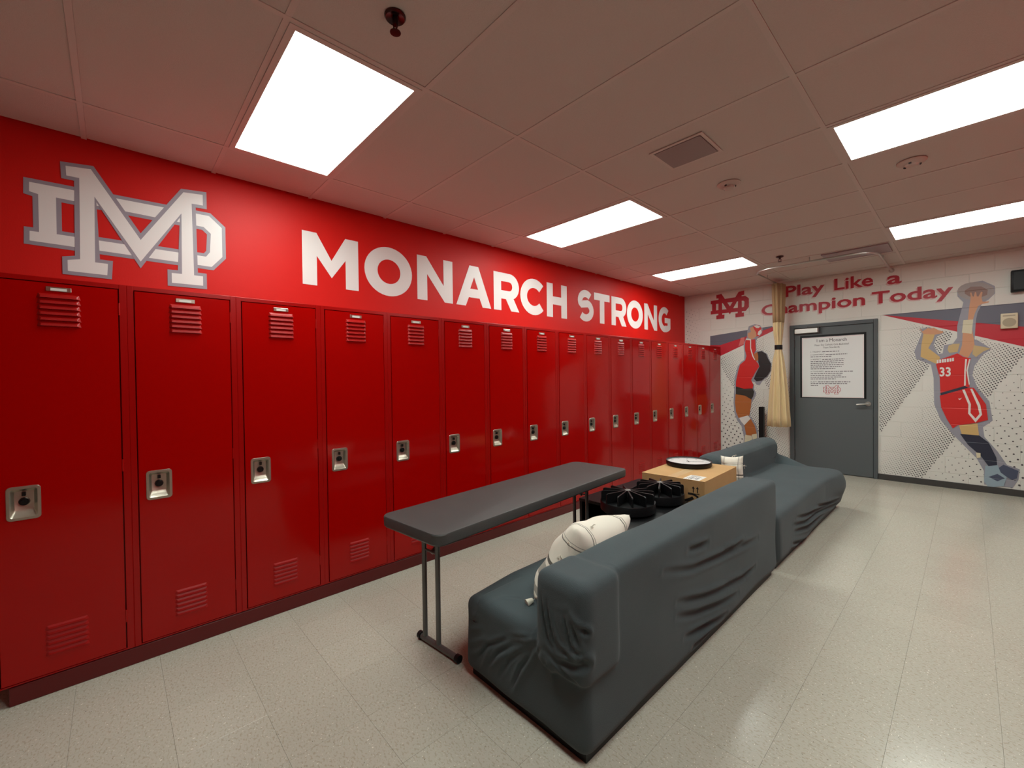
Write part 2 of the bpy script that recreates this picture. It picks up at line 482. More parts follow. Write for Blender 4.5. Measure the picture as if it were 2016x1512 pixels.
BASKET = {'outline':[(3.42,2.441),(3.509,2.516),(3.629,2.525),(3.725,2.445),(3.727,2.358),(3.676,2.292),(3.627,2.259),(3.588,2.146),(3.576,2.062),(3.565,1.833),(3.597,1.813),(3.701,1.709),(3.631,1.643),(3.565,1.513),(3.547,1.406),(3.59,1.246),(3.685,1.089),(3.712,0.863),(3.635,0.778),(3.647,0.664),(3.752,0.5),(3.824,0.353),(3.92,0.316),(3.91,0.195),(3.869,0.094),(3.646,0.094),(3.643,0.257),(3.585,0.4),(3.387,0.668),(3.281,0.835),(3.22,1.037),(3.214,1.373),(3.19,1.539),(3.053,1.619),(3.037,1.719),(3.106,1.943),(3.084,2.001),(3.176,2.015),(3.305,1.935),(3.245,1.89),(3.214,1.784),(3.256,1.67),(3.295,1.677),(3.306,1.778),(3.385,1.795),(3.42,1.862),(3.42,2.006),(3.472,2.289),(3.422,2.368)],'ball':[(3.724,2.384),(3.717,2.352),(3.696,2.325),(3.664,2.306),(3.622,2.296),(3.576,2.298),(3.529,2.31),(3.486,2.332),(3.451,2.361),(3.429,2.396),(3.421,2.432),(3.429,2.465),(3.451,2.492),(3.485,2.511),(3.528,2.52),(3.575,2.517),(3.622,2.504),(3.663,2.481),(3.696,2.452),(3.716,2.418)],'ball_core':[(3.484,2.431),(3.533,2.467),(3.617,2.459),(3.67,2.41),(3.665,2.35),(3.617,2.33),(3.521,2.353),(3.482,2.395)],'arm':[(3.527,2.281),(3.533,2.352),(3.527,2.392),(3.536,2.405),(3.548,2.35),(3.558,2.345),(3.567,2.4),(3.577,2.398),(3.582,2.345),(3.596,2.342),(3.617,2.396),(3.629,2.387),(3.62,2.321),(3.629,2.276),(3.682,2.272),(3.676,2.257),(3.627,2.25),(3.594,2.228),(3.568,2.148),(3.55,2.065),(3.536,2.031),(3.559,1.833),(3.567,1.744),(3.51,1.609),(3.436,1.661),(3.461,1.768),(3.467,1.912),(3.473,2.037),(3.509,2.069),(3.521,2.229)],'armband':[(3.472,2.073),(3.554,2.072),(3.541,1.902),(3.46,1.92)],'arm2':[(3.122,1.941),(3.232,1.945),(3.206,1.841),(3.166,1.75),(3.272,1.632),(3.256,1.536),(3.095,1.644),(3.102,1.791)],'hand2':[(3.084,2.001),(3.097,1.996),(3.111,1.965),(3.163,2.009),(3.183,1.996),(3.216,2.004),(3.256,1.971),(3.302,1.948),(3.295,1.93),(3.232,1.917),(3.122,1.934)],'hair':[(3.347,1.772),(3.385,1.788),(3.442,1.788),(3.423,1.689),(3.353,1.68),(3.337,1.721)],'ponytail':[(3.559,1.762),(3.63,1.74),(3.695,1.713),(3.636,1.683),(3.577,1.619),(3.547,1.656)],'jersey':[(3.237,1.537),(3.256,1.592),(3.423,1.671),(3.476,1.623),(3.537,1.603),(3.508,1.478),(3.525,1.263),(3.386,1.222),(3.276,1.165),(3.27,1.373)],'letters':[(3.246,1.563),(3.404,1.612),(3.406,1.579),(3.246,1.529)],'stripe':[(3.488,1.596),(3.503,1.595),(3.493,1.443),(3.494,1.277),(3.479,1.272),(3.481,1.443)],'stripe2':[(3.52,1.594),(3.532,1.594),(3.51,1.46),(3.528,1.29),(3.518,1.285),(3.498,1.461)],'waistband':[(3.276,1.182),(3.486,1.272),(3.513,1.249),(3.278,1.15)],'shorts':[(3.27,1.15),(3.486,1.254),(3.56,1.249),(3.658,1.053),(3.675,0.869),(3.584,0.828),(3.425,0.786),(3.384,0.746),(3.333,0.857),(3.283,1.002)],'trim':[(3.464,1.223),(3.484,1.227),(3.536,1.052),(3.533,0.944),(3.575,0.88),(3.606,0.936),(3.591,1.033),(3.53,1.234),(3.547,1.238),(3.613,1.042),(3.627,0.928),(3.575,0.832),(3.514,0.936),(3.516,1.044)],'swoosh':[(3.432,1.121),(3.444,1.114),(3.464,1.129),(3.444,1.099),(3.434,1.105)],'thigh':[(3.437,0.787),(3.59,0.823),(3.604,0.674),(3.462,0.674)],'leg_sleeve':[(3.447,0.682),(3.604,0.678),(3.682,0.597),(3.741,0.429),(3.748,0.342),(3.68,0.319),(3.621,0.428),(3.512,0.558)],'patch':[(3.579,0.47),(3.616,0.466),(3.616,0.413),(3.585,0.405)],'shoe':[(3.655,0.32),(3.75,0.346),(3.775,0.259),(3.823,0.211),(3.798,0.103),(3.681,0.065),(3.645,0.133)],'shoe_back':[(3.756,0.305),(3.796,0.353),(3.909,0.297),(3.899,0.21),(3.863,0.184),(3.775,0.249)],'shoe_trim':[(3.681,0.192),(3.75,0.238),(3.807,0.195),(3.75,0.151)]}
CR1 = [[(2.58,-5.788,0.548),(2.58,-5.514,0.482),(2.58,-5.117,0.429),(2.58,-4.764,0.396),(2.58,-4.545,0.375)],[(2.58,-5.66,0.363),(2.58,-5.358,0.286),(2.58,-5.076,0.237),(2.58,-4.767,0.186)],[(2.58,-5.661,0.295),(2.58,-5.466,0.237),(2.58,-5.183,0.182),(2.58,-4.893,0.137)],[(2.58,-5.584,0.161),(2.58,-5.379,0.128),(2.58,-5.078,0.083)],[(2.58,-5.119,0.26),(2.58,-4.843,0.211),(2.58,-4.604,0.201)],[(2.58,-5.546,0.578),(2.58,-5.462,0.569),(2.58,-5.317,0.552)],[(2.58,-5.503,0.073),(2.58,-5.361,0.066),(2.58,-5.206,0.057)],[(2.58,-5.117,0.446),(2.58,-4.96,0.428),(2.58,-4.789,0.426)]]
CE1 = [[(2.487,-6.38,0.568),(2.496,-6.38,0.521),(2.523,-6.38,0.468),(2.592,-6.38,0.438)],[(2.524,-6.38,0.582),(2.568,-6.38,0.544),(2.626,-6.38,0.514),(2.681,-6.38,0.513)],[(2.453,-6.38,0.481),(2.476,-6.38,0.433),(2.54,-6.38,0.413),(2.633,-6.38,0.43)],[(2.675,-6.38,0.641),(2.713,-6.38,0.63),(2.756,-6.38,0.62)],[(2.643,-6.38,0.609),(2.697,-6.38,0.598),(2.749,-6.38,0.607)],[(2.65,-6.38,0.525),(2.69,-6.38,0.582),(2.735,-6.38,0.607)],[(2.559,-6.38,0.582),(2.602,-6.38,0.544),(2.658,-6.38,0.529),(2.712,-6.38,0.566)],[(1.981,-6.38,0.077),(2.032,-6.38,0.172),(2.08,-6.38,0.263)],[(2.164,-6.38,0.325),(2.281,-6.38,0.373),(2.368,-6.38,0.407)],[(2.163,-6.38,0.305),(2.281,-6.38,0.345),(2.378,-6.38,0.404)],[(2.195,-6.38,0.077),(2.244,-6.38,0.184),(2.335,-6.38,0.323),(2.408,-6.38,0.403)],[(2.425,-6.38,0.225),(2.416,-6.38,0.287),(2.407,-6.38,0.358)],[(2.418,-6.38,0.392),(2.485,-6.38,0.351),(2.556,-6.38,0.323)],[(2.03,-6.38,0.11),(2.162,-6.38,0.234),(2.336,-6.38,0.378)],[(1.884,-6.38,0.304),(1.965,-6.38,0.319)],[(1.875,-6.38,0.217),(1.993,-6.38,0.277)],[(1.888,-6.38,0.159),(2.033,-6.38,0.251)],[(1.902,-6.38,0.11),(2.046,-6.38,0.213)],[(2.058,-6.38,0.141),(2.15,-6.38,0.236),(2.199,-6.38,0.292)]]
POUCH = [[(2.408,-6.38,0.388),(2.485,-6.38,0.372),(2.574,-6.38,0.395),(2.641,-6.38,0.434),(2.704,-6.38,0.497),(2.76,-6.38,0.583)]]
CR2 = [[(2.58,-3.605,0.29),(2.58,-3.295,0.235),(2.58,-2.943,0.2),(2.58,-2.409,0.143)],[(2.58,-3.692,0.247),(2.58,-3.36,0.191),(2.58,-2.943,0.173),(2.58,-2.078,0.083)],[(2.58,-3.664,0.192),(2.58,-3.296,0.132),(2.58,-2.749,0.11)],[(2.58,-3.722,0.103),(2.58,-3.362,0.038),(2.58,-3.019,-0.0)],[(2.58,-3.777,0.072),(2.58,-3.457,0.022),(2.58,-3.196,0.002)],[(2.58,-2.942,0.237),(2.58,-2.541,0.176),(2.58,-2.078,0.126)]]
SEAM = [[(2.209,-6.472,0.4),(2.147,-6.397,0.4),(2.146,-6.317,0.4),(2.236,-6.216,0.4)]]

# ================================================================== SETTING
# ---- floor: vinyl tiles, 306 mm module
TP = 0.3063
fx0, fy0 = 2.999, -6.82
floor = struct(link('floor', newbox(-0.05, X1 + 0.05, Y1 - 0.05, 0.05, -0.06, -0.0035), M_SCREED))
cells = []
i0, i1 = math.floor((0 - fx0) / TP), math.ceil((X1 - fx0) / TP)
j0, j1 = math.floor((Y1 - fy0) / TP), math.ceil((0 - fy0) / TP)
for i in range(i0, i1):
    for j in range(j0, j1):
        x0, x1_ = max(fx0 + i * TP, 0), min(fx0 + (i + 1) * TP, X1)
        y0, y1_ = max(fy0 + j * TP, Y1), min(fy0 + (j + 1) * TP, 0)
        if x1_ - x0 > 0.01 and y1_ - y0 > 0.01:
            cells.append((x0, x1_, y0, y1_))
def in_view(c):
    p = Vector(((c[0] + c[1]) / 2, (c[2] + c[3]) / 2, 0)) - cam.location
    z = p.dot(_f)
    if z < 0.3: return None
    x, y = p.dot(_r) / z, p.dot(_u) / z
    if abs(x) > 1.28 or abs(y) > 1.0 or c[1] < D - 0.02: return None
    return p.length
vis = sorted([(in_view(c), c) for c in cells if in_view(c) is not None])
near = set(c for _, c in vis[:290])
tile_meshes = {}
def tile_bm(bm, w, h, ox=0, oy=0):
    g = 0.0003
    b_ = 0.0004
    vs = [bm.verts.new((ox + x, oy + y, z)) for z, k in ((-0.0035, g), (-b_, g), (0, g + b_)) for x, y in ((k, k), (w - k, k), (w - k, h - k), (k, h - k))]
    for a in (0, 4):
        for k in range(4):
            bm.faces.new((vs[a + k], vs[a + (k + 1) % 4], vs[a + 4 + (k + 1) % 4], vs[a + 4 + k]))
    bm.faces.new(vs[8:12])
rest = bmesh.new()
for c in cells:
    w, h = round(c[1] - c[0], 4), round(c[3] - c[2], 4)
    if c in near:
        key = (w, h)
        if key not in tile_meshes:
            bm = bmesh.new(); tile_bm(bm, w, h)
            me = bpy.data.meshes.new('tile'); bm.to_mesh(me); bm.free(); me.materials.append(M_FLOOR)
            tile_meshes[key] = me
        o = bpy.data.objects.new('tile', tile_meshes[key])
        COL.objects.link(o); o.location = (c[0], c[2], 0); o.parent = floor
    else:
        tile_bm(rest, w, h, c[0], c[2])
o = link('tile_field', rest, M_FLOOR, floor); o['kind'] = 'stuff'

# ---- ceiling: lay-in panels in a T-bar grid
CX = [-0.81, 0.44, 1.695, 2.945, 4.195, 5.445]
CY = [-7.06 + 0.6242 * k for k in range(-7, 13)]
ceiling = struct(link('ceiling', newbox(-0.05, X1 + 0.05, Y1 - 0.05, 0.05, H + 0.02, H + 0.12), M_TILE))
LIGHTS = [(1, 7), (1, 11), (1, 15), (3, 7), (3, 11), (3, 15)]
tm = {}
for ci in range(5):
    for ri in range(len(CY) - 1):
        x0, x1_ = max(CX[ci], 0), min(CX[ci + 1], X1)
        y0, y1_ = max(CY[ri], Y1), min(CY[ri + 1], 0)
        if (ci, ri) in LIGHTS or x1_ - x0 < 0.03 or y1_ - y0 < 0.03:
            continue
        w, h = round(x1_ - x0, 3), round(y1_ - y0, 3)
        if (w, h) not in tm:
            bm = newbox(0.010, w - 0.010, 0.010, h - 0.010, 0.0, 0.014, bev=0.003)
            me = bpy.data.meshes.new('ceiling_tile'); bm.to_mesh(me); bm.free(); me.materials.append(M_TILE)
            tm[(w, h)] = me
        o = bpy.data.objects.new('ceiling_tile', tm[(w, h)])
        COL.objects.link(o); o.parent = ceiling
        o.location = (x0, y0, H + 0.002 + random.uniform(0, 0.002))
for x in CX[1:5]:
    link('grid_bar', newbox(x - 0.012, x + 0.012, Y1, 0, H - 0.0008, H + 0.02), M_GRID, ceiling)
for y in CY:
    if Y1 < y < 0:
        link('grid_bar', newbox(0, X1, y - 0.012, y + 0.012, H - 0.0003, H + 0.02), M_GRID, ceiling)

# ---- far wall: painted concrete block in running bond, with the door opening
BH, BW = 0.2035, 0.407
BZ0 = -0.021
wall_back = struct(link('wall_back', None or newbox(-0.05, DX0 + 0.01, 0.004, 0.2, 0, H + 0.05), M_BLOCK))
bmw = bmesh.new(); box(bmw, DX1 - 0.01, X1 + 0.05, 0.004, 0.2, 0, H + 0.05); box(bmw, DX0 + 0.01, DX1 - 0.01, 0.004, 0.2, DZ - 0.01, H + 0.05)
link('backing', bmw, M_BLOCK, wall_back)
JOINTS_Z = [BZ0 + BH * k for k in range(1, 15)]
bl = {}
k = 0
for k in range(15):
    z0, z1 = max(BZ0 + BH * k, 0), min(BZ0 + BH * (k + 1), H)
    if z1 - z0 < 0.02: continue
    off = 3.521 - BW * 12 + (BW / 2 if k % 2 else 0)
    x = off
    while x < X1:
        xa, xb = max(x, 0.0), min(x + BW, X1)
        segs = [(xa, xb)]
        if z0 < DZ - 0.02 and xb > DX0 and xa < DX1:
            segs = [s for s in ((xa, min(xb, DX0)), (max(xa, DX1), xb)) if s[1] - s[0] > 0.02]
        for a, b in segs:
            if b - a < 0.02: continue
            w, h = round(b - a, 3), round(z1 - z0, 4)
            if (w, h) not in bl:
                bm = newbox(0.0022, w - 0.0022, 0, 0.012, 0.0022, h - 0.0022, bev=0.0022)
                me = bpy.data.meshes.new('block'); bm.to_mesh(me); bm.free(); me.materials.append(M_BLOCK)
                bl[(w, h)] = me
            o = bpy.data.objects.new('block', bl[(w, h)])
            COL.objects.link(o); o.parent = wall_back; o.location = (a, 0, z0)
        x += BW

# ---- the other walls
struct(link('wall_left', newbox(-0.12, 0, Y1 - 0.05, 0.05, 0, H + 0.05), M_WALL_RED))
wr = struct(link('wall_right', newbox(X1, X1 + 0.12, Y1 - 0.05, 0.05, 1.92, H + 0.05), M_WALL_RED))
link('lower_wall', newbox(X1 - 0.02, X1 + 0.12, Y1 - 0.05, 0.0, 0, 1.92), M_WALL_BANK, wr)
struct(link('wall_front', newbox(-0.05, X1 + 0.05, Y1 - 0.12, Y1, 0, H + 0.05), M_WALL_WHITE))
struct(link('baseboard_back', newbox(DX1 + 0.001, X1, -0.012, 0.0, 0, 0.078, bev=0.003), M_BASEB))
struct(link('baseboard_left', newbox(D + 0.001, DX0 - 0.001, -0.012, 0.0, 0, 0.078, bev=0.003), M_BASEB))

# ---- door
door = struct(link('door_1', newbox(DX0 + 0.062, DX1 - 0.047, -0.008, 0.035, 0.008, DZ - 0.057, bev=0.002), M_DOOR))
bm = bmesh.new()
box(bm, DX0, DX0 + 0.058, -0.028, 0.06, 0, DZ, bev=0.003)
box(bm, DX1 - 0.043, DX1, -0.028, 0.06, 0, DZ, bev=0.003)
box(bm, DX0 + 0.0585, DX1 - 0.0435, -0.028, 0.06, DZ - 0.053, DZ, bev=0.003)
link('door_frame', bm, M_DOORFRAME, door)
for z in (1.90, 1.08, 0.25):
    bm = bmesh.new(); cyl(bm, (DX0 + 0.060, -0.017, z - 0.055), (DX0 + 0.060, -0.017, z + 0.055), 0.008, n=10)
    link('hinge', bm, M_DARKMETAL, door, 40)
bm = newbox(1.722, 2.012, -0.062, -0.009, 2.047, 2.117, bev=0.004)
closer = link('door_closer', bm, M_ALU, door)
bm = bmesh.new(); box(bm, 2.012, 2.03, -0.06, -0.009, 2.043, 2.121, bev=0.003)
box(bm, 1.88, 1.905, -0.075, -0.04, 2.117, 2.142, bev=0.002); box(bm, 1.89, 2.06, -0.075, -0.062, 2.124, 2.138)
link('closer_arm', bm, M_DARKMETAL, door)
bm = bmesh.new(); lathe(bm, [(0.0, -0.018), (0.03, -0.018), (0.034, -0.012), (0.034, -0.0085), (0, -0.0085)], 24, 'y', (2.575, 0, 1.02))
hd = link('door_handle', bm, M_ALU, door, 40)
bm = bmesh.new(); cyl(bm, (2.575, -0.01, 1.02), (2.575, -0.062, 1.02), 0.011, n=14)
tube(bm, [(2.582, -0.058, 1.02), (2.55, -0.062, 1.02), (2.50, -0.062, 1.012), (2.455, -0.056, 1.006)], 0.0115, 12)
link('lever', bm, M_ALU, hd, 60)
link('vision_panel', newbox(1.783, 2.556, -0.0105, -0.0082, 1.086, 2.01, bev=0.0008), M_BLACK, door)
# poster in the vision panel (flat sheet, lettered)
sheet = tag(link('poster', newbox(1.806, 2.531, -0.0135, -0.0108, 1.097, 1.979), M_POSTER), 'white lettered poster headed I am a Monarch taped on the grey door', 'poster')
on_door = lambda u, v, h: (u, -0.0137 - h, v)
link('title_text', text_mesh([text_polys('I am a Monarch', 0.066, 1.99, 1.905, 0.352, 0.0)], on_door, 0.0004), M_TEXT, sheet)
for t_, sz_, x_, z_, w_ in (('Mater Dei Catholic Girls Basketball', 0.036, 1.965, 1.851, 0.40), ('Team Standards', 0.034, 2.065, 1.812, 0.195)):
    link('subtitle_text', text_mesh([text_polys(t_, sz_, x_, z_, w_, 0.0)], on_door, 0.0004), M_TEXT, sheet)
z = 1.757
items, lines = [], []
rows = [('1. TALENT:', 0.13, [0.20]), ('2. COMMITMENT:', 0.17, [0.25, 0.25]), ('3. RESPECT:', 0.13, [0.26, 0.39, 0.39, 0.39, 0.37, 0.30]),
        ('4. TOUGHNESS:', 0.16, [0.33, 0.38, 0.37, 0.42, 0.30]), ('5. JOY:', 0.08, [0.38, 0.43, 0.09])]
for head, hw, ws in rows:
    link('list_heading', text_mesh([text_polys(head, 0.026, 1.915, z, hw, 0.0)], on_door, 0.0004), M_TEXT, sheet)
    for q, wd in enumerate(ws):
        a = 1.915 + (hw + 0.012 if q == 0 else 0)
        x = a
        rnd = random.Random(int(z * 1000) + q)
        while x < a + wd:
            ww = rnd.uniform(0.012, 0.04)
            lines.append([[(x, z), (min(x + ww, a + wd), z), (min(x + ww, a + wd), z + 0.011), (x, z + 0.011)]])
            x += ww + 0.007
        z -= 0.0268
    z -= 0.016
o = link('small_print', flat(lines, on_door, 0.0004), M_TEXT_LIGHT, sheet); o['kind'] = 'stuff'
link('border_line', flat([[[(1.812, 1.103), (2.525, 1.103), (2.525, 1.973), (1.812, 1.973)], [(1.8145, 1.1055), (2.5225, 1.1055), (2.5225, 1.9705), (1.8145, 1.9705)]]], on_door, 0.0003), mat('thin_red_line', srgb(200, 120, 126), 0.5), sheet)

# ================================================================== MONOGRAM
LU = -7.907; LV = 2.0765; LWID = 0.888; LHT = 0.6125
def logo_canon(key):
    return [((u - LU) / LWID, (v - LV) / LHT) for u, v in LOGO[key]]
def logo(place, x, z, w, h, d, fill, rim, parent, rim_m, fill_m, t0=0.0):
    f = lambda key: [(x + a * w, z + b * h) for a, b in logo_canon(key)]
    Mp, Do, Di = f('M'), f('Do'), f('Di')
    lift = lambda k: (lambda u, v, hh: place(u, v, hh + t0 + k))
    if rim:
        link('letter_outline', flat([[offset(Do, d), offset(Di, -d)]], lift(0), 0.0008), rim_m, parent)
        link('letter', flat([[Do, Di]], lift(0.0009), 0.0006), fill_m, parent)
        link('letter_outline', flat([[offset(Mp, d)]], lift(0.0016), 0.0006), rim_m, parent)
        link('letter', flat([[Mp]], lift(0.0023), 0.0006), fill_m, parent)
    else:
        link('letter', flat([[offset(Do, d), offset(Di, -d)]], lift(0), 0.0006), fill_m, parent)
        link('letter', flat([[offset(Mp, d)]], lift(0.0007), 0.0006), fill_m, parent)

g = tag(empty('monogram', (0, -7.46, 2.05)), 'large white interlocked MD monogram outlined in grey on the red wall', 'wall logo')
g.matrix_world = Matrix.Translation((0, 0, 0))
logo(on_left, LU, LV, LWID, LHT, 0.021, True, True, g, M_GREYV, M_WHITE)
g = tag(empty('monogram'), 'small crimson MD monogram printed on the white block wall beside the slogan', 'wall logo')
logo(on_back, 0.475, 2.41, 0.585, 0.40, 0.012, False, False, g, None, M_RED_PRINT)
g2 = empty('monogram'); g2.parent = sheet
logo(on_door, 2.07, 1.152, 0.195, 0.118, 0.0055, True, True, g2, M_RED_PRINT, M_POSTER, 0.0002)

# ================================================================== WALL LETTERING (left wall)
ZL0, ZL1 = 2.183, 2.598
HL = ZL1 - ZL0
sw = 0.112
def letter(ch, a, b):
    w = b - a
    cx, cz = (a + b) / 2, (ZL0 + ZL1) / 2
    if ch == 'M':
        s_ = 0.108
        return [[[(a, ZL0), (a, ZL1), (a + s_, ZL1), (cx, ZL1 - 0.20), (b - s_, ZL1), (b, ZL1), (b, ZL0), (b - s_, ZL0), (b - s_, ZL0 + 0.235), (cx, ZL0 + 0.075), (a + s_, ZL0 + 0.235), (a + s_, ZL0)]]]
    if ch == 'N':
        s_ = 0.107
        return [[[(a, ZL0), (a, ZL1), (a + 0.10, ZL1), (b - s_, ZL0 + 0.16), (b - s_, ZL1), (b, ZL1), (b, ZL0), (b - 0.095, ZL0), (a + s_, ZL1 - 0.165), (a + s_, ZL0)]]]
    if ch == 'H':
        s_ = 0.11
        return [[[(a, ZL0), (a, ZL1), (a + s_, ZL1), (a + s_, cz + 0.05), (b - s_, cz + 0.05), (b - s_, ZL1), (b, ZL1), (b, ZL0), (b - s_, ZL0), (b - s_, cz - 0.05), (a + s_, cz - 0.05), (a + s_, ZL0)]]]
    if ch == 'T':
        s_ = 0.108
        return [[[(a, ZL1), (b, ZL1), (b, ZL1 - 0.098), (cx + s_ / 2, ZL1 - 0.098), (cx + s_ / 2, ZL0), (cx - s_ / 2, ZL0), (cx - s_ / 2, ZL1 - 0.098), (a, ZL1 - 0.098)]]]
    if ch == 'A':
        return [[[(a, ZL0), (cx - 0.058, ZL1 + 0.003), (cx + 0.058, ZL1 + 0.003), (b, ZL0), (b - 0.118, ZL0), (b - 0.158, ZL0 + 0.09), (a + 0.158, ZL0 + 0.09), (a + 0.118, ZL0)],
                 [(cx - 0.052, ZL0 + 0.18), (cx + 0.052, ZL0 + 0.18), (cx, ZL0 + 0.305)]]]
    if ch == 'O':
        return [[arc(cx, cz, w / 2, HL / 2 + 0.008, 0, 360, 40)[:-1], arc(cx, cz, w / 2 - 0.118, HL / 2 - 0.100, 0, 360, 40)[:-1]]]
    if ch == 'R':
        s_ = 0.108
        zb = ZL0 + 0.13
        zm = (ZL1 + zb) / 2
        rr = (ZL1 - zb) / 2
        outer = [(a, ZL0), (a, ZL1)] + arc(b - 0.145, zm, 0.145, rr, 90, -90, 16) + [(a + s_, zb), (a + s_, ZL0)]
        inner = [(a + s_, zb + 0.092), (a + s_, ZL1 - 0.092)] + arc(b - 0.15, zm, 0.045, rr - 0.092, 90, -90, 8)
        return [[outer, inner], [[(a + 0.17, zb + 0.01), (b - 0.125, ZL0), (b, ZL0), (b - 0.105, zb + 0.04)]]]
    if ch == 'C':
        P = arc(cx + 0.02, cz, w / 2 - 0.035, HL / 2 - 0.048, 42, 318, 26)
        return [[stroke(P, 0.108)]]
    if ch == 'G':
        P = arc(cx, cz, w / 2 - 0.055, HL / 2 - 0.048, 48, 300, 26)
        g_ = [[stroke(P, 0.106)]]
        g_.append([[(cx + 0.005, cz - 0.055), (cx + 0.005, cz + 0.032), (b, cz + 0.032), (b, ZL0 + 0.06), (b - 0.05, ZL0 + 0.028), (b - 0.10, ZL0 + 0.01), (b - 0.10, cz - 0.055)]])
        g_.append([stroke([(cx + 0.04, ZL0 + 0.042), (b - 0.045, ZL0 + 0.085)], 0.098)])
        return g_
    if ch == 'S':
        r1, r2 = 0.092, 0.101
        x_ = w / 2 - 0.055
        P = arc(cx + 0.0, ZL1 - 0.045 - r1, x_ - 0.01, r1 + 0.003, 38, 215, 16) + arc(cx + 0.0, ZL0 + 0.048 + r2, x_, r2, 68, -140, 18)
        return [[stroke(P, 0.096)]]

def smooth_stroke_letter(name, polys, parent):
    bm = bmesh.new()
    for q, p_ in enumerate(polys):                    # overlapping strokes get their own thickness
        b2 = flat([p_], on_left, 0.0012 + 0.0004 * q)
        me = bpy.data.meshes.new('stroke'); b2.to_mesh(me); b2.free(); bm.from_mesh(me); bpy.data.meshes.remove(me)
    return link(name, bm, M_WHITE, parent)

word = tag(empty('slogan_lettering'), 'white block capitals MONARCH STRONG across the red wall above the lockers', 'wall lettering')
for ch, a, b in [('M', -6.50, -6.056), ('O', -6.003, -5.548), ('N', -5.493, -5.093), ('A', -5.05, -4.592), ('R', -4.553, -4.172), ('C', -4.152, -3.741), ('H', -3.70, -3.32),
                 ('S', -3.111, -2.742), ('T', -2.736, -2.366), ('R', -2.32, -1.93), ('O', -1.913, -1.454), ('N', -1.408, -1.003), ('G', -0.954, -0.543)]:
    smooth_stroke_letter('letter', letter(ch, a, b), word)

# ---- far wall slogan
sl = tag(empty('slogan_lettering'), 'crimson printed words Play Like a Champion Today above the grey door', 'wall lettering')
L1 = [('Play', 1.585, 2.632, 0.50), ('Like', 2.198, 2.640, 0.43), ('a', 2.77, 2.625, 0.145)]
L2 = [('Champion', 1.258, 2.385, 1.285), ('Today', 2.612, 2.385, 0.775)]
sh = []; tx = []
for s_, x, z, w in L1 + L2:
    sz = 0.226
    tx.append(text_polys(s_, sz, x, z, w, 0.005))
    sh.append(text_polys(s_, sz, x - 0.014, z - 0.016, w, 0.005))
link('drop_shadow', text_mesh(sh, on_back, 0.0006), M_PINK_PRINT, sl)
link('letters', text_mesh(tx, lambda u, v, h: on_back(u, v, h + 0.0008), 0.0006), M_RED_PRINT, sl)

# ================================================================== MURALS (printed film on the block wall)
def c_(r, g, b, nm): return mat(nm, srgb(r, g, b), 0.45)
MC = dict(outline=c_(150, 150, 160, 'print_grey_halo'), skin=c_(206, 150, 112, 'print_skin'), brown=c_(176, 102, 50, 'print_tan_skin'), red=c_(206, 34, 30, 'print_red'),
          white=c_(226, 222, 216, 'print_white'), black=c_(34, 28, 30, 'print_black'), darkg=c_(52, 48, 42, 'print_charcoal'), grey=c_(98, 98, 112, 'print_slate'),
          crim=c_(190, 30, 46, 'print_crimson'), pale=c_(212, 110, 104, 'print_pale_red'), ball=c_(160, 150, 146, 'print_ball_grey'), core=c_(140, 108, 98, 'print_ball_brown'),
          blonde=c_(196, 170, 120, 'print_blonde'), gold=c_(206, 172, 112, 'print_gold_skin'), navy=c_(40, 44, 62, 'print_navy'), paleb=c_(150, 170, 182, 'print_pale_blue'),
          steel=c_(74, 82, 104, 'print_steel_blue'), cream=c_(214, 206, 176, 'print_cream'), dots=c_(74, 70, 72, 'print_dot'))
def film(name, poly, m_, parent, layer):
    return link(name, flat([[poly]], (lambda u, v, h: on_back(u, v, h + 0.0005 * layer)), 0.0003, joints=[j for j in JOINTS_Z]), m_, parent)
def dots(name, fn, x0, x1, z0, z1, sp, ang, parent):
    bm = bmesh.new()
    ca, sa = math.cos(ang), math.sin(ang)
    n = int(max(x1 - x0, z1 - z0) * 1.6 / sp)
    cx, cz = (x0 + x1) / 2, (z0 + z1) / 2
    for i in range(-n, n):
        for j in range(-n, n):
            x = cx + (i * ca - j * sa) * sp
            z = cz + (i * sa + j * ca) * sp
            if not (x0 < x < x1 and z0 < z < z1): continue
            r = fn(x, z)
            if r > 0.0009:
                vs = [bm.verts.new((x + r * math.cos(t * math.pi / 3), -0.0022, z + r * math.sin(t * math.pi / 3))) for t in range(6)]
                bm.faces.new(vs)
    o = link(name, bm, MC['dots'], parent)
    o['kind'] = 'stuff'
    return o

def band_size(s_, edges, rmax, spread, side):
    for e in edges:
        t = (e - s_) if side > 0 else (s_ - e)
        if 0 <= t <= spread:
            return rmax * (1 - t / spread) ** 0.7
    return 0
# basketball panel
mb = tag(empty('basketball_mural'), 'printed wall mural of a basketball player in red number 33 kit leaping', 'mural')
def dense_r(x, z):
    s_ = 0.88 * x - 0.475 * z
    lim = 2.225 - (x - 2.719) * 0.409
    if z > lim - 0.03 or x < DX1 + 0.02: return 0
    return band_size(s_, (2.075, 2.70), 0.0080, 0.55, 1)
def sparse_r(x, z):
    s_ = 0.88 * x - 0.475 * z
    if s_ < 2.74 or z > 1.7 or z < 0.09: return 0
    return 0.0045 + 0.0075 * min(1, (s_ - 2.74) / 0.7)
dots('halftone_dots', dense_r, DX1 + 0.02, 4.1, 0.09, 2.2, 0.0245, 0.5, mb)
dots('large_dots', sparse_r, 3.1, 4.5, 0.09, 1.7, 0.066, 0.5, mb)
film('grey_wedge', [(2.719, 2.223), (4.6, 2.223), (4.6, 1.80), (3.947, 1.947)], MC['grey'], mb, 1)
film('red_wedge', [(2.719, 2.223), (3.947, 1.947), (4.6, 1.80), (4.6, 1.453), (3.947, 1.721)], MC['crim'], mb, 1)
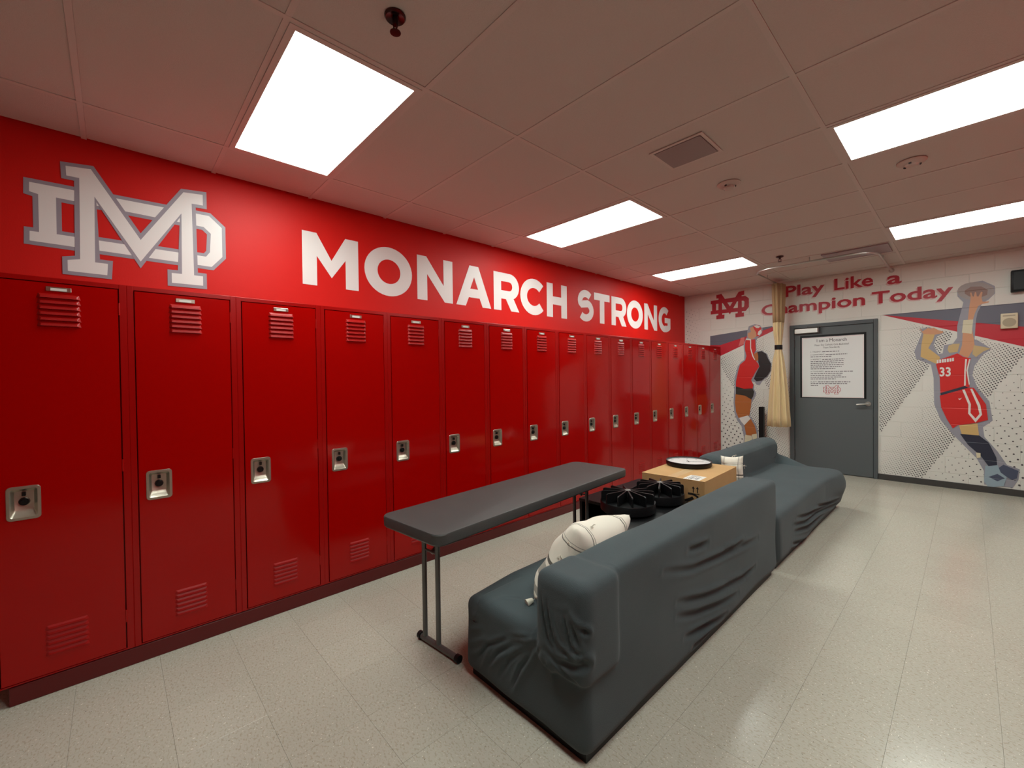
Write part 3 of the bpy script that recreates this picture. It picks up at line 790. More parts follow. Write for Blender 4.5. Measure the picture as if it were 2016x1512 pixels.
order = [('outline', 'outline'), ('ball', 'ball'), ('ball_core', 'core'), ('arm', 'skin'), ('armband', 'cream'), ('arm2', 'gold'), ('hand2', 'skin'), ('ponytail', 'blonde'), ('hair', 'blonde'), ('thigh', 'gold'), ('shoe_back', 'steel'),
         ('shoe', 'paleb'), ('leg_sleeve', 'navy'), ('patch', 'cream'), ('shoe_trim', 'steel'), ('jersey', 'red'), ('shorts', 'red'), ('waistband', 'navy'), ('trim', 'white'), ('stripe', 'white'), ('stripe2', 'white'), ('swoosh', 'white')]
nice = {'outline': 'halo', 'arm2': 'arm', 'hand2': 'hand', 'stripe2': 'stripe', 'swoosh': 'curved_mark', 'ball_panel2': 'ball_panel', 'sock2': 'sock', 'cuff': 'cuff'}
for q, (k_, c) in enumerate(order):
    film(nice.get(k_, k_), BASKET[k_], MC[c], mb, 3 + q)
link('number', text_mesh([text_polys('33', 0.155, 3.268, 1.393, 0.098, 0.004)], lambda u, v, h: on_back(u, v, h + 0.0135), 0.0004), MC['white'], mb)
xs = np.linspace(3.243, 3.398, 8)
lt = [[[(xs[i], 1.553 + i * 0.0035), (xs[i] + 0.017, 1.555 + i * 0.0035), (xs[i] + 0.017, 1.597 + i * 0.0035), (xs[i], 1.595 + i * 0.0035)]] for i in range(7)]
link('jersey_lettering', flat(lt, lambda u, v, h: on_back(u, v, h + 0.0135), 0.0004), MC['white'], mb)
# volleyball panel
mv = tag(empty('volleyball_mural'), 'printed wall mural of a volleyball player in a red shirt reaching up', 'mural')
film('grey_band', VOLLEY['band_grey'], MC['grey'], mv, 1)
film('red_band', VOLLEY['band_red'], MC['crim'], mv, 1)
film('pale_band', VOLLEY['band_pale'], MC['pale'], mv, 2.2)
br = VOLLEY['band_red']
p_a, p_b = br[6], br[7]
def vd(x, z):
    s_ = 0.88 * x + 0.475 * z
    lim = p_b[1] + (p_a[1] - p_b[1]) * (x - p_b[0]) / (p_a[0] - p_b[0]) - 0.03
    if z > lim or x > DX0 - 0.01: return 0
    return band_size(s_, (1.31, 1.77), 0.0084, 0.43, -1)
def vs_(x, z):
    s_ = 0.88 * x + 0.475 * z
    if s_ > 1.28: return 0
    return 0.004 + 0.008 * max(0, min(1, (1.5 - z) / 1.0))
dots('halftone_dots', vd, D + 0.01, DX0 - 0.01, 0.09, 2.1, 0.027, -0.5, mv)
dots('large_dots', vs_, D + 0.01, 1.2, 0.09, 1.62, 0.066, -0.5, mv)
dots('corner_dots', lambda x, z: 0.008 * max(0, 1 - x / 0.42), 0.02, 0.42, 1.95, 2.62, 0.06, -0.5, mv)
order = [('outline', 'outline'), ('ball', 'red'), ('ball_panel', 'white'), ('ball_panel2', 'white'), ('hands', 'skin'), ('thigh', 'brown'), ('calf', 'brown'), ('sock', 'cream'), ('sock2', 'cream'), ('kneepad', 'white'), ('face', 'brown'), ('shirt', 'red'), ('shorts', 'darkg'), ('hair', 'black'), ('stripe', 'white'), ('cuff', 'white')]
for q, (k_, c) in enumerate(order):
    film(nice.get(k_, k_), VOLLEY[k_], MC[c], mv, 4 + q)

# ================================================================== CEILING FIXTURES
pos_name = {(1, 7): 'nearest the camera, over the first lockers, with a square-looking face', (1, 11): 'above the middle lockers', (1, 15): 'nearest the far wall on the locker side',
            (3, 11): 'on the right, between the two smoke detectors and the near wall', (3, 15): 'on the right, next to the far wall', (1, 3): 'behind the camera, locker side', (3, 3): 'behind the camera, right side', (3, 7): 'overhead beside the camera'}
LAB = {(1, 7): 'largest ceiling light panel, over the nearest lockers beside the monogram', (1, 11): 'ceiling light panel above the word MONARCH, second along the lockers',
       (1, 15): 'ceiling light panel by the word STRONG, closest to the curtain track', (3, 11): 'long ceiling light panel cut by the frame beside a round detector', (3, 15): 'long ceiling light panel cut by the frame above the far block wall',
       (1, 3): 'ceiling light panel out of view behind the camera on the locker side', (3, 3): 'ceiling light panel out of view behind the camera on the far side from the lockers', (3, 7): 'ceiling light panel out of view directly above the camera'}
for (ci, ri) in LIGHTS:
    x0, x1_, y0, y1_ = CX[ci], CX[ci + 1], CY[ri], CY[ri + 1]
    g = tag(empty('ceiling_light', ((x0 + x1_) / 2, (y0 + y1_) / 2, H)), LAB[(ci, ri)], 'ceiling light', 'recessed ceiling light panels')
    w, h = (x1_ - x0) / 2 - 0.013, (y1_ - y0) / 2 - 0.013
    bm = bmesh.new()
    fr = 0.028
    for a in ((-w, w, -h, -h + fr), (-w, w, h - fr, h), (-w, -w + fr, -h + fr, h - fr), (w - fr, w, -h + fr, h - fr)):
        box(bm, *a, -0.004, 0.018)
    link('trim_frame', bm, M_GRID, g)
    link('lens', newbox(-w + fr, w - fr, -h + fr, h - fr, 0.002, 0.012), M_LENS, g)

def detector(x, y, label, dome):
    g = tag(empty('smoke_detector', (x, y, H)), label, 'smoke detector', 'round ceiling detectors')
    bm = bmesh.new()
    lathe(bm, [(0, -0.020), (0.035, -0.020), (0.066, -0.014), (0.078, -0.004), (0.078, 0.0), (0, 0.0)], 28)
    link('base', bm, M_DET, g, 40)
    bm = bmesh.new()
    if dome:
        lathe(bm, [(0, -0.046), (0.022, -0.044), (0.034, -0.034), (0.036, -0.0205), (0, -0.0205)], 20)
    else:
        lathe(bm, [(0, -0.031), (0.028, -0.030), (0.038, -0.0205), (0, -0.0205)], 20)
    link('sensor_dome', bm, M_DET, g, 40)
    for k in range(3):
        a = k * 2.1 + 0.4
        bm = newbox(-0.007, 0.007, -0.003, 0.003, -0.012, 0.0)
        o = link('slot', bm, M_DARKMETAL, g)
        o.location = (0.046 * math.cos(a), 0.046 * math.sin(a), -0.0155); o.rotation_euler = (0, 0, a + 1.57)
detector(2.30, -4.218, 'round detector with a stepped dome, near the square ceiling vent', True)
detector(3.255, -3.637, 'shallow round detector beside the long light panel', False)

def sprinkler(x, y, label):
    g = tag(empty('fire_sprinkler', (x, y, H)), label, 'sprinkler', 'ceiling sprinklers')
    bm = bmesh.new(); lathe(bm, [(0.016, -0.002), (0.036, -0.010), (0.041, -0.004), (0.041, 0), (0.0, 0)], 26)
    link('escutcheon', bm, M_SPRINK, g, 40)
    bm = bmesh.new(); cyl(bm, (0, 0, 0), (0, 0, -0.035), 0.011, n=12)
    for s in (-1, 1): tube(bm, [(s * 0.010, 0, -0.03), (s * 0.016, 0, -0.045), (s * 0.003, 0, -0.062)], 0.003, 6)
    link('frame', bm, M_SPRINK, g, 40)
    bm = bmesh.new(); lathe(bm, [(0, -0.066), (0.021, -0.064), (0.021, -0.062), (0, -0.0618)], 18)
    link('deflector', bm, M_SPRINK, g, 40)
sprinkler(1.984, -6.752, 'dark sprinkler head in the ceiling beside the largest light panel')
sprinkler(1.965, -1.704, 'small dark sprinkler head near the curtain track')

v = tag(empty('ceiling_vent', (2.29, -4.90, H)), 'rounded grey vent plate in the middle of the ceiling', 'vent', 'ceiling vents')
bm = bmesh.new()
for a in ((-0.168, 0.168, 0.135, 0.155), (-0.168, 0.168, -0.155, -0.135), (-0.168, -0.148, -0.135, 0.135), (0.148, 0.168, -0.135, 0.135)): box(bm, *a, -0.004, 0.0)
link('vent_frame', bm, M_GRID, v)
bm = flat([[rrect(0, 0, 0.29, 0.264, 0.02)]], lambda a, b, h: (a, b, -0.001 - h), 0.006)
link('vent_plate', bm, M_VENT, v)
v = tag(empty('ceiling_vent', (2.615, -1.19, H)), 'larger mauve grey vent opening above the curtain track', 'vent', 'ceiling vents')
bm = bmesh.new()
for a in ((-0.30, 0.30, 0.205, 0.22), (-0.30, 0.30, -0.22, -0.205), (-0.30, -0.285, -0.205, 0.205), (0.285, 0.30, -0.205, 0.205)): box(bm, *a, -0.012, 0.0)
link('vent_frame', bm, M_VENTD, v)
link('vent_plate', newbox(-0.286, 0.286, -0.206, 0.206, -0.008, -0.0005), M_VENTD, v)

# ---- curtain track and curtain
def rounded_path(corners, r, n=6):
    out = [Vector(corners[0])]
    for i in range(1, len(corners) - 1):
        p, a, b = Vector(corners[i]), Vector(corners[i - 1]), Vector(corners[i + 1])
        da, db = (a - p).normalized(), (b - p).normalized()
        c = p + (da + db) * r
        for k in range(n + 1):
            t = math.pi / 2 * k / n
            out.append(c - db * r * math.cos(t) - da * r * math.sin(t))
    out.append(Vector(corners[-1]))
    return out
TZ = 2.80
tr = tag(empty('curtain_track'), 'bent metal curtain track hanging under the ceiling at the far wall', 'curtain track')
bm = bmesh.new()
tube(bm, rounded_path([(1.56, -0.004, TZ), (1.56, -1.40, TZ), (2.815, -1.40, TZ), (2.815, -0.004, TZ)], 0.26, 9), 0.0125, 10)
link('rail', bm, M_ALU, tr, 60)
for x in (1.56, 2.815):
    bm = bmesh.new(); lathe(bm, [(0, -0.012), (0.024, -0.010), (0.030, -0.002), (0, -0.0015)], 20, 'y', (x, 0, TZ))
    link('wall_flange', bm, M_ALU, tr, 40)
for x, y in ((1.56, -0.75), (2.2, -1.40), (2.815, -0.8)):
    bm = bmesh.new(); cyl(bm, (x, y, TZ + 0.01), (x, y, H - 0.001), 0.005, n=8)
    link('hanger', bm, M_ALU, tr, 40)
cu = tag(empty('curtain', (1.565, -0.30, 0)), 'cream curtain gathered and strapped, hanging left of the grey door', 'curtain')
def drape(rows, n, pleats, m_, name, ph=0.0, wob=0.3):
    """Closed gathered cloth: rows of (z, cx, rx, ry, pleat depth)."""
    bm = bmesh.new(); rings = []
    for z, cx, rx, ry, dp in rows:
        ring = []
        for k in range(n):
            t = 2 * math.pi * k / n
            q = 1 + dp * (math.sin(pleats * t + ph) + wob * math.sin((pleats * 2 + 3) * t + 1 + z * 0.7))
            ring.append(bm.verts.new((cx + rx * q * math.cos(t), ry * q * math.sin(t), z)))
        rings.append(ring)
    for A, B in zip(rings, rings[1:]):
        for k in range(n):
            bm.faces.new((A[k], A[(k + 1) % n], B[(k + 1) % n], B[k]))
    bm.faces.new(rings[0]); bm.faces.new(list(reversed(rings[-1])))
    bmesh.ops.recalc_face_normals(bm, faces=bm.faces)
    return link(name, bm, m_, cu, 180)
TZt = 1.845
drape([(2.775, 0.015, 0.075, 0.17, 0.10), (2.6, 0.015, 0.072, 0.16, 0.11), (2.35, 0.012, 0.066, 0.13, 0.12), (2.215, 0.010, 0.062, 0.115, 0.12)], 120, 9, M_CURTAIN_TOP, 'mesh_header')
low = []
low += [(2.212, 0.008, 0.060, 0.115, 0.13), (2.05, 0.006, 0.052, 0.09, 0.13), (TZt + 0.045, 0.008, 0.040, 0.05, 0.10), (TZt, 0.008, 0.038, 0.042, 0.06), (TZt - 0.045, 0.008, 0.042, 0.05, 0.12)]
for k in range(1, 9):
    t = k / 8
    low.append((TZt - 0.05 - (TZt - 0.05 - 0.665) * t, 0.006 + 0.006 * t, 0.046 + 0.088 * t ** 0.75, 0.055 + 0.10 * t ** 0.8, 0.13 + 0.05 * math.sin(3 * t)))
drape(low, 200, 9, M_CURTAIN, 'curtain_cloth')
bm = bmesh.new(); lathe(bm, [(0.0455, TZt - 0.033), (0.052, TZt - 0.035), (0.052, TZt + 0.035), (0.0455, TZt + 0.033), (0.0455, TZt - 0.033)], 28)
for v_ in bm.verts: v_.co.x = v_.co.x * 0.98 + 0.008; v_.co.y *= 1.05
link('strap', bm, M_BLACK, cu, 40)
for k in range(4):
    bm = bmesh.new(); cyl(bm, (-0.004, -0.12 + 0.08 * k, 2.77), (-0.004, -0.12 + 0.08 * k, TZ - 0.014), 0.004, n=8)
    link('hook', bm, M_ALU, cu)

# ---- wall boxes
sp = tag(empty('wall_speaker', (3.835, 0, 2.023)), 'square beige speaker with an oval grille on the far wall', 'speaker')
link('housing', newbox(-0.066, 0.066, -0.05, -0.004, -0.087, 0.087, bev=0.006, seg=2), M_BEIGE, sp, 40)
bm = flat([[arc(0, -0.018, 0.052, 0.05, 0, 360, 28)[:-1]]], lambda a, b, h: (a, -0.0502 - h, b), 0.002)
link('grille', bm, M_BEIGE_D, sp)
link('top_slot', newbox(-0.05, 0.045, -0.053, -0.0502, 0.052, 0.066), M_BEIGE_D, sp)
bx = tag(empty('wall_monitor', (4.02, 0, 2.467)), 'black box mounted on the far wall above the beige speaker, cut by the frame', 'wall monitor')
link('case', newbox(-0.175, 0.175, -0.09, -0.004, -0.122, 0.122, bev=0.008, seg=2), M_BLACK, bx, 40)
link('screen', newbox(-0.155, 0.155, -0.0925, -0.0902, -0.10, 0.10, bev=0.001), M_BLACK, bx)
pt = tag(empty('black_post', (1.292, -0.13, 0)), 'slim black post standing against the mural left of the curtain', 'post')
link('column', newbox(-0.034, 0.034, -0.034, 0.034, 0.012, 0.935, bev=0.003), M_BLACK, pt)
link('foot', newbox(-0.06, 0.06, -0.06, 0.06, 0, 0.012, bev=0.003), M_BLACK, pt)

# ================================================================== LOCKERS
def door_skin(bm, x, y0, y1, z0, z1, hy0, hy1, hz0, hz1, dep):
    ys, zs = [y0, hy0, hy1, y1], [z0, hz0, hz1, z1]
    V = [[bm.verts.new((x, y, z)) for z in zs] for y in ys]
    for i in range(3):
        for j in range(3):
            if (i, j) != (1, 1):
                bm.faces.new((V[i][j], V[i + 1][j], V[i + 1][j + 1], V[i][j + 1]))
    e = 0.0025
    for loop, ins in (([(0, 0), (3, 0), (3, 3), (0, 3)], 0), ([(1, 1), (1, 2), (2, 2), (2, 1)], 0)):
        vb = [bm.verts.new((x - dep, ys[i], zs[j])) for i, j in loop]
        vf = [V[i][j] for i, j in loop]
        n = len(loop)
        if loop[0] == (0, 0):
            chain = [(0, 0), (1, 0), (2, 0), (3, 0), (3, 1), (3, 2), (3, 3), (2, 3), (1, 3), (0, 3), (0, 2), (0, 1)]
            cb = [bm.verts.new((x - dep, ys[i], zs[j])) for i, j in chain]
            for k in range(12):
                bm.faces.new((V[chain[k][0]][chain[k][1]], cb[k], cb[(k + 1) % 12], V[chain[(k + 1) % 12][0]][chain[(k + 1) % 12][1]]))
            for v in vb: bm.verts.remove(v)
        else:
            for k in range(n):
                bm.faces.new((vf[k], vf[(k + 1) % n], vb[(k + 1) % n], vb[k]))
    bmesh.ops.recalc_face_normals(bm, faces=bm.faces)

ms = {}
w = WL - 0.001
bm = bmesh.new()                                     # casing: back box plus face frame
box(bm, 0.004, D - 0.045, 0, w, 0.088, ZT)
fl, frr, ft, fb = 0.0255, 0.0285, 0.022, 0.008
box(bm, D - 0.045, D, 0, fl, 0.088, ZT, bev=0.0015)
box(bm, D - 0.045, D, w - frr, w, 0.088, ZT, bev=0.0015)
box(bm, D - 0.0449, D - 0.0008, fl - 0.001, w - frr + 0.001, ZT - ft, ZT, bev=0.0012)
box(bm, D - 0.0449, D - 0.0008, fl - 0.001, w - frr + 0.001, 0.088, 0.088 + fb, bev=0.0012)
ms['body'] = bm
gy = 0.0042
dy0, dy1, dz0, dz1 = fl + gy, w - frr - gy, 0.088 + fb + 0.004, ZT - ft - 0.0045
LY, LZ = 0.110, 0.900                                # latch centre
bm = bmesh.new()
door_skin(bm, D + 0.0022, dy0, dy1, dz0, dz1, LY - 0.042, LY + 0.042, LZ - 0.064, LZ + 0.064, 0.020)
ms['door'] = bm
def louver(yc, z, wl=0.143, hl=0.0215, pr=0.0115):
    bm = bmesh.new()
    X = D + 0.0022
    t = [(X, yc - wl / 2 + 0.006, z + hl), (X, yc + wl / 2 - 0.006, z + hl)]
    b = [(X, yc - wl / 2, z), (X + pr, yc - wl / 2 + 0.012, z + 0.002), (X + pr, yc + wl / 2 - 0.012, z + 0.002), (X, yc + wl / 2, z)]
    V = [bm.verts.new(p) for p in t + b]
    mid = [bm.verts.new((X + pr * 0.75, yc - wl / 2 + 0.014, z + hl * 0.55)), bm.verts.new((X + pr * 0.75, yc + wl / 2 - 0.014, z + hl * 0.55))]
    bm.faces.new((V[0], V[1], mid[1], mid[0])); bm.faces.new((mid[0], mid[1], V[4], V[3]))
    bm.faces.new((V[0], mid[0], V[3], V[2])); bm.faces.new((V[1], V[5], V[4], mid[1]))
    bm.faces.new((V[2], V[3], V[4], V[5]))
    bmesh.ops.recalc_face_normals(bm, faces=bm.faces)
    return bm
yc = 0.2355
lou = [louver(yc, 1.8265 - 0.0258 * k) for k in range(6)] + [louver(yc, 0.3005 - 0.0238 * k, 0.146, 0.0185, 0.006) for k in range(6)]
def latch():
    """Recessed pan: rounded rim standing proud, sloped walls, steep floor at the bottom."""
    bm = bmesh.new()
    X = D + 0.0022
    R = [(X + 0.0001, rrect(LY, LZ, 0.106, 0.152, 0.016)), (X + 0.0032, rrect(LY, LZ, 0.103, 0.149, 0.015)), (X + 0.0034, rrect(LY, LZ, 0.084, 0.128, 0.009)),
         (X + 0.0010, rrect(LY, LZ, 0.080, 0.124, 0.008)), (X - 0.0168, rrect(LY, LZ + 0.009, 0.060, 0.086, 0.006))]
    rings = [[bm.verts.new((x, y, z)) for y, z in ring] for x, ring in R]
    for A, B in zip(rings, rings[1:]):
        n = len(A)
        for k in range(n): bm.faces.new((A[k], A[(k + 1) % n], B[(k + 1) % n], B[k]))
    bm.faces.new(rings[-1])
    bmesh.ops.recalc_face_normals(bm, faces=bm.faces)
    return bm
ms['latch_pan'] = latch()
bm = bmesh.new(); X = D + 0.0022 - 0.0166
cyl(bm, (X, LY, LZ + 0.004), (X + 0.010, LY, LZ + 0.004), 0.0185, 0.0165, 20); cyl(bm, (X + 0.010, LY, LZ + 0.004), (X + 0.016, LY, LZ + 0.004), 0.011, 0.010, 16)
ms['lock_dial'] = bm
ms['latch_lift'] = newbox(X, X + 0.014, LY - 0.0065, LY + 0.0065, LZ + 0.030, LZ + 0.049, bev=0.002)
ms['card_holder'] = newbox(D + 0.0023, D + 0.0065, yc - 0.041, yc + 0.041, 1.860, 1.8805, bev=0.0015)
ms['name_card'] = newbox(D + 0.0066, D + 0.0071, yc - 0.026, yc + 0.026, 1.8625, 1.8745)
MM = dict(body=M_LOCKER_EDGE, door=M_LOCKER, latch_pan=M_STEEL_PAN, lock_dial=M_BLACK_DIAL, latch_lift=M_BLACK_DIAL, card_holder=M_STEEL, name_card=M_CARD, hinge=M_LOCKER_EDGE)
proto = empty('locker', (0, 0, 0))
L_body = link('body', ms['body'], MM['body'], proto)
L_door = link('door', ms['door'], MM['door'], proto)
for b_ in lou: link('louver', b_, M_LOUVER, L_door)
for z in (0.26, 1.02, 1.80):
    bm = bmesh.new(); cyl(bm, (D + 0.001, dy1 + 0.0035, z - 0.03), (D + 0.001, dy1 + 0.0035, z + 0.03), 0.0038, n=8)
    link('hinge', bm, M_LOCKER_EDGE, L_door)
for k_ in ('latch_pan', 'lock_dial', 'latch_lift', 'card_holder', 'name_card'):
    link(k_, ms[k_], MM[k_], L_door, 35 if k_ in ('latch_pan', 'lock_dial') else None)
ordn = ['first', 'second', 'third', 'fourth', 'fifth', 'sixth', 'seventh', 'eighth', 'ninth', 'tenth', 'eleventh', 'twelfth', 'thirteenth', 'fourteenth', 'fifteenth', 'sixteenth', 'last']
under = {0: 'under the left half of the monogram, cut by the frame', 1: 'under the right foot of the monogram', 2: 'just left of the M of MONARCH', 3: 'under the M of MONARCH', 4: 'under the first O of MONARCH', 5: 'under the N of MONARCH',
         6: 'under the A of MONARCH', 7: 'under the R of MONARCH', 8: 'under the C of MONARCH', 9: 'under the H of MONARCH', 10: 'under the S of STRONG', 11: 'under the T of STRONG', 12: 'under the R of STRONG', 13: 'under the O of STRONG', 14: 'under the N of STRONG', 15: 'under the G of STRONG', 16: 'touching the far block wall'}
for n in range(17):
    i = 17 - n                                        # boundary index of the near edge
    if n == 0:
        root = proto
    else:
        root = proto.copy(); COL.objects.link(root)
        for ch in (L_body, L_door):
            c = ch.copy(); COL.objects.link(c); c.parent = root
            if ch is L_door:
                for q in [o for o in bpy.data.objects if o.parent is L_door]:
                    s_ = q.copy(); COL.objects.link(s_); s_.parent = c
    root.location = (0, -0.014 - i * (WL - 0.014 / 17), 0)
    nm = 'tall red locker, %s from the monogram end, %s' % (ordn[n], under[n])
    nm = nm.replace('last from the monogram end, ', '')
    tag(root, ' '.join(nm.split()[:16]), 'locker', 'row of red lockers along the left wall')
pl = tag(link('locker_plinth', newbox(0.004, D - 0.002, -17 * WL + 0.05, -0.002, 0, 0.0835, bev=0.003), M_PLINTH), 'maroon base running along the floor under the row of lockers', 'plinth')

# ================================================================== SOFAS
CRE = lambda polys, wd, dp: [(np.array(p, float), wd, dp) for p in polys]
def wrinkle(co, no, creases):
    lo_d = np.zeros(len(co)); hi_d = np.zeros(len(co))
    for P, wd, dp in creases:
        lo, hi = P.min(0) - 4 * wd, P.max(0) + 4 * wd
        idx = np.where(((co > lo) & (co < hi)).all(1))[0]
        if not len(idx): continue
        C = co[idx]
        best = np.full(len(idx), 9.0); tt = np.zeros(len(idx)); sg = np.zeros(len(idx))
        seg = np.linalg.norm(np.diff(P, axis=0), axis=1); cum = np.concatenate([[0], np.cumsum(seg)])
        for k in range(len(P) - 1):
            a, b = P[k], P[k + 1]; ab = b - a
            t = np.clip(((C - a) @ ab) / (ab @ ab), 0, 1)
            q = a + t[:, None] * ab
            dd = np.linalg.norm(C - q, axis=1)
            m_ = dd < best
            best[m_] = dd[m_]; tt[m_] = (cum[k] + t[m_] * seg[k]) / cum[-1]
            sg[m_] = ((C - q)[m_][:, 2])
        taper = np.sin(np.pi * np.clip(tt, 0.02, 0.98)) ** 0.6
        prof = -np.exp(-(best / wd) ** 2) + 0.75 * np.exp(-((best - 1.9 * wd) / (0.9 * wd)) ** 2) * (sg > 0) + 0.35 * np.exp(-((best - 1.9 * wd) / wd) ** 2) * (sg <= 0)
        q_ = dp * taper * prof
        lo_d[idx] = np.minimum(lo_d[idx], q_); hi_d[idx] = np.maximum(hi_d[idx], q_)
    d = lo_d + hi_d * np.clip(1 + lo_d / 0.008, 0, 1)
    return co + no * d[:, None]

def cloth_body(name, boxes, creases, parent, voxel=0.0085, rnd=0.0, seed=1, post=None):
    """Union of rounded boxes, remeshed and smoothed into one draped cover, then creased."""
    bm = bmesh.new()
    for b_ in boxes:
        box(bm, *b_[:6], bev=b_[6], seg=4)
    me = bpy.data.meshes.new(name); bm.to_mesh(me); bm.free()
    o = bpy.data.objects.new(name, me); COL.objects.link(o)
    md = o.modifiers.new('r', 'REMESH'); md.mode = 'VOXEL'; md.voxel_size = voxel
    m2 = o.modifiers.new('s', 'SMOOTH'); m2.iterations = 5; m2.factor = 0.5
    bpy.context.view_layer.update()
    me2 = bpy.data.meshes.new_from_object(o.evaluated_get(bpy.context.evaluated_depsgraph_get()))
    bpy.data.objects.remove(o)
    n = len(me2.vertices)
    co = np.empty(n * 3); me2.vertices.foreach_get('co', co); co = co.reshape(-1, 3)
    no = np.empty(n * 3); me2.vertices.foreach_get('normal', no); no = no.reshape(-1, 3)
    # soft unevenness of stretched cloth
    wv = 0.0022 * (np.sin(co[:, 1] * 9 + co[:, 2] * 14 + seed) + np.sin(co[:, 0] * 17 - co[:, 1] * 6 + co[:, 2] * 8 + 2 * seed))
    co = co + no * wv[:, None]
    if post is not None: co = post(co, no)
    co = wrinkle(co, no, creases)
    co[:, 2] = np.maximum(co[:, 2], 0.018)
    me2.vertices.foreach_set('co', co.ravel())
    me2.update()
    return link(name, me2, M_CLOTH, parent, 180)

# -- near sofa: low back on the side away from the lockers
s1 = tag(empty('sofa'), 'near dark slate sofa in a creased stretch cover, back to the open floor', 'sofa')
b1 = [(1.845, 2.58, -6.36, -4.13, 0.03, 0.41, 0.045), (2.365, 2.585, -6.36, -4.13, 0.05, 0.685, 0.034), (2.348, 2.605, -6.392, -6.15, 0.30, 0.69, 0.045)]
def post1(co, no):
    # seat front sags a little between the corners; the lower hem leans in at the near end
    m_ = (co[:, 0] < 2.3) & (co[:, 2] > 0.35)
    co[m_, 2] += 0.012 * np.sin(np.clip((co[m_, 1] + 6.36) / 2.2, 0, 1) * math.pi) - 0.006
    t = np.clip((co[:, 1] + 6.30) / 0.25, 0, 1)
    k = co[:, 0] < 1.95
    co[k, 2] -= (1 - t[k]) * 0.02 * (co[k, 2] > 0.3)
    return co
fan = []
for k in (0, 1, 3, 4):                                # cover gathered over the back's rounded end, folds running down and round
    x = 2.39 + 0.036 * k + 0.01 * math.sin(5 * k)
    fan.append([(x, -6.392, 0.60 - 0.012 * k), (x + 0.012, -6.394, 0.52), (x + 0.035, -6.394, 0.44 + 0.006 * k), (min(x + 0.075, 2.60), -6.392, 0.385 + 0.014 * k)])
for k in range(4):
    fan.append([(2.30 - 0.05 * k, -6.36, 0.30), (2.24 - 0.07 * k, -6.36, 0.22), (2.19 - 0.085 * k, -6.36, 0.11)])
cr1 = CRE(fan, 0.008, 0.008) + CRE(CR1, 0.015, 0.014) + CRE(CE1[:3] + CE1[7:], 0.0095, 0.013) + CRE(POUCH, 0.014, 0.015)
seamtop = [[(2.36, -6.15, 0.69), (2.50, -6.15, 0.70), (2.60, -6.15, 0.66), (2.61, -6.15, 0.50), (2.60, -6.16, 0.36)]]
cr1 += CRE(seamtop, 0.006, 0.0018) + CRE([[(2.27, -6.22, 0.41), (2.10, -6.22, 0.41), (2.03, -6.27, 0.40), (2.02, -6.34, 0.39), (2.02, -6.37, 0.36)]], 0.006, 0.002)
cloth_body('slipcover', b1, cr1, s1, post=post1)
link('base', newbox(1.875, 2.555, -6.33, -4.16, 0.0, 0.05), M_BLACK, s1)

# -- far sofa: back on the locker side
s2 = tag(empty('sofa'), 'far dark slate covered sofa beside the grey door, its open seat facing the room', 'sofa')
b2 = [(1.825, 2.58, -4.075, -1.86, 0.03, 0.41, 0.06), (1.74, 1.98, -3.60, -1.80, 0.05, 0.69, 0.10)]
def post2(co, no):
    m_ = (co[:, 0] > 2.05) & (co[:, 2] > 0.33)
    co[m_, 2] += 0.012 * np.sin(np.clip((co[m_, 1] + 4.07) / 2.2, 0, 1) * math.pi)
    # the far seat corner swells out where the cover bunches
    sw = np.clip((co[:, 1] + 2.6) / 0.6, 0, 1) * np.clip((co[:, 0] - 2.3) / 0.25, 0, 1) * np.exp(-((co[:, 2] - 0.27) / 0.13) ** 2)
    co[:, 0] += 0.05 * sw
    # cover pulled from the back's far end down to the seat
    m_ = (co[:, 1] > -2.0) & (co[:, 0] > 1.95) & (co[:, 0] < 2.3) & (co[:, 2] > 0.36) & (co[:, 2] < 0.47)
    co[m_, 2] += 0.13 * (1 - (co[m_, 0] - 1.95) / 0.35) * np.clip((co[m_, 1] + 2.0) / 0.12, 0, 1)
    return co
cloth_body('slipcover', b2, CRE(CR2, 0.014, 0.016), s2, seed=4, post=post2)
link('base', newbox(1.80, 2.545, -4.03, -1.92, 0.0, 0.05), M_BLACK, s2)

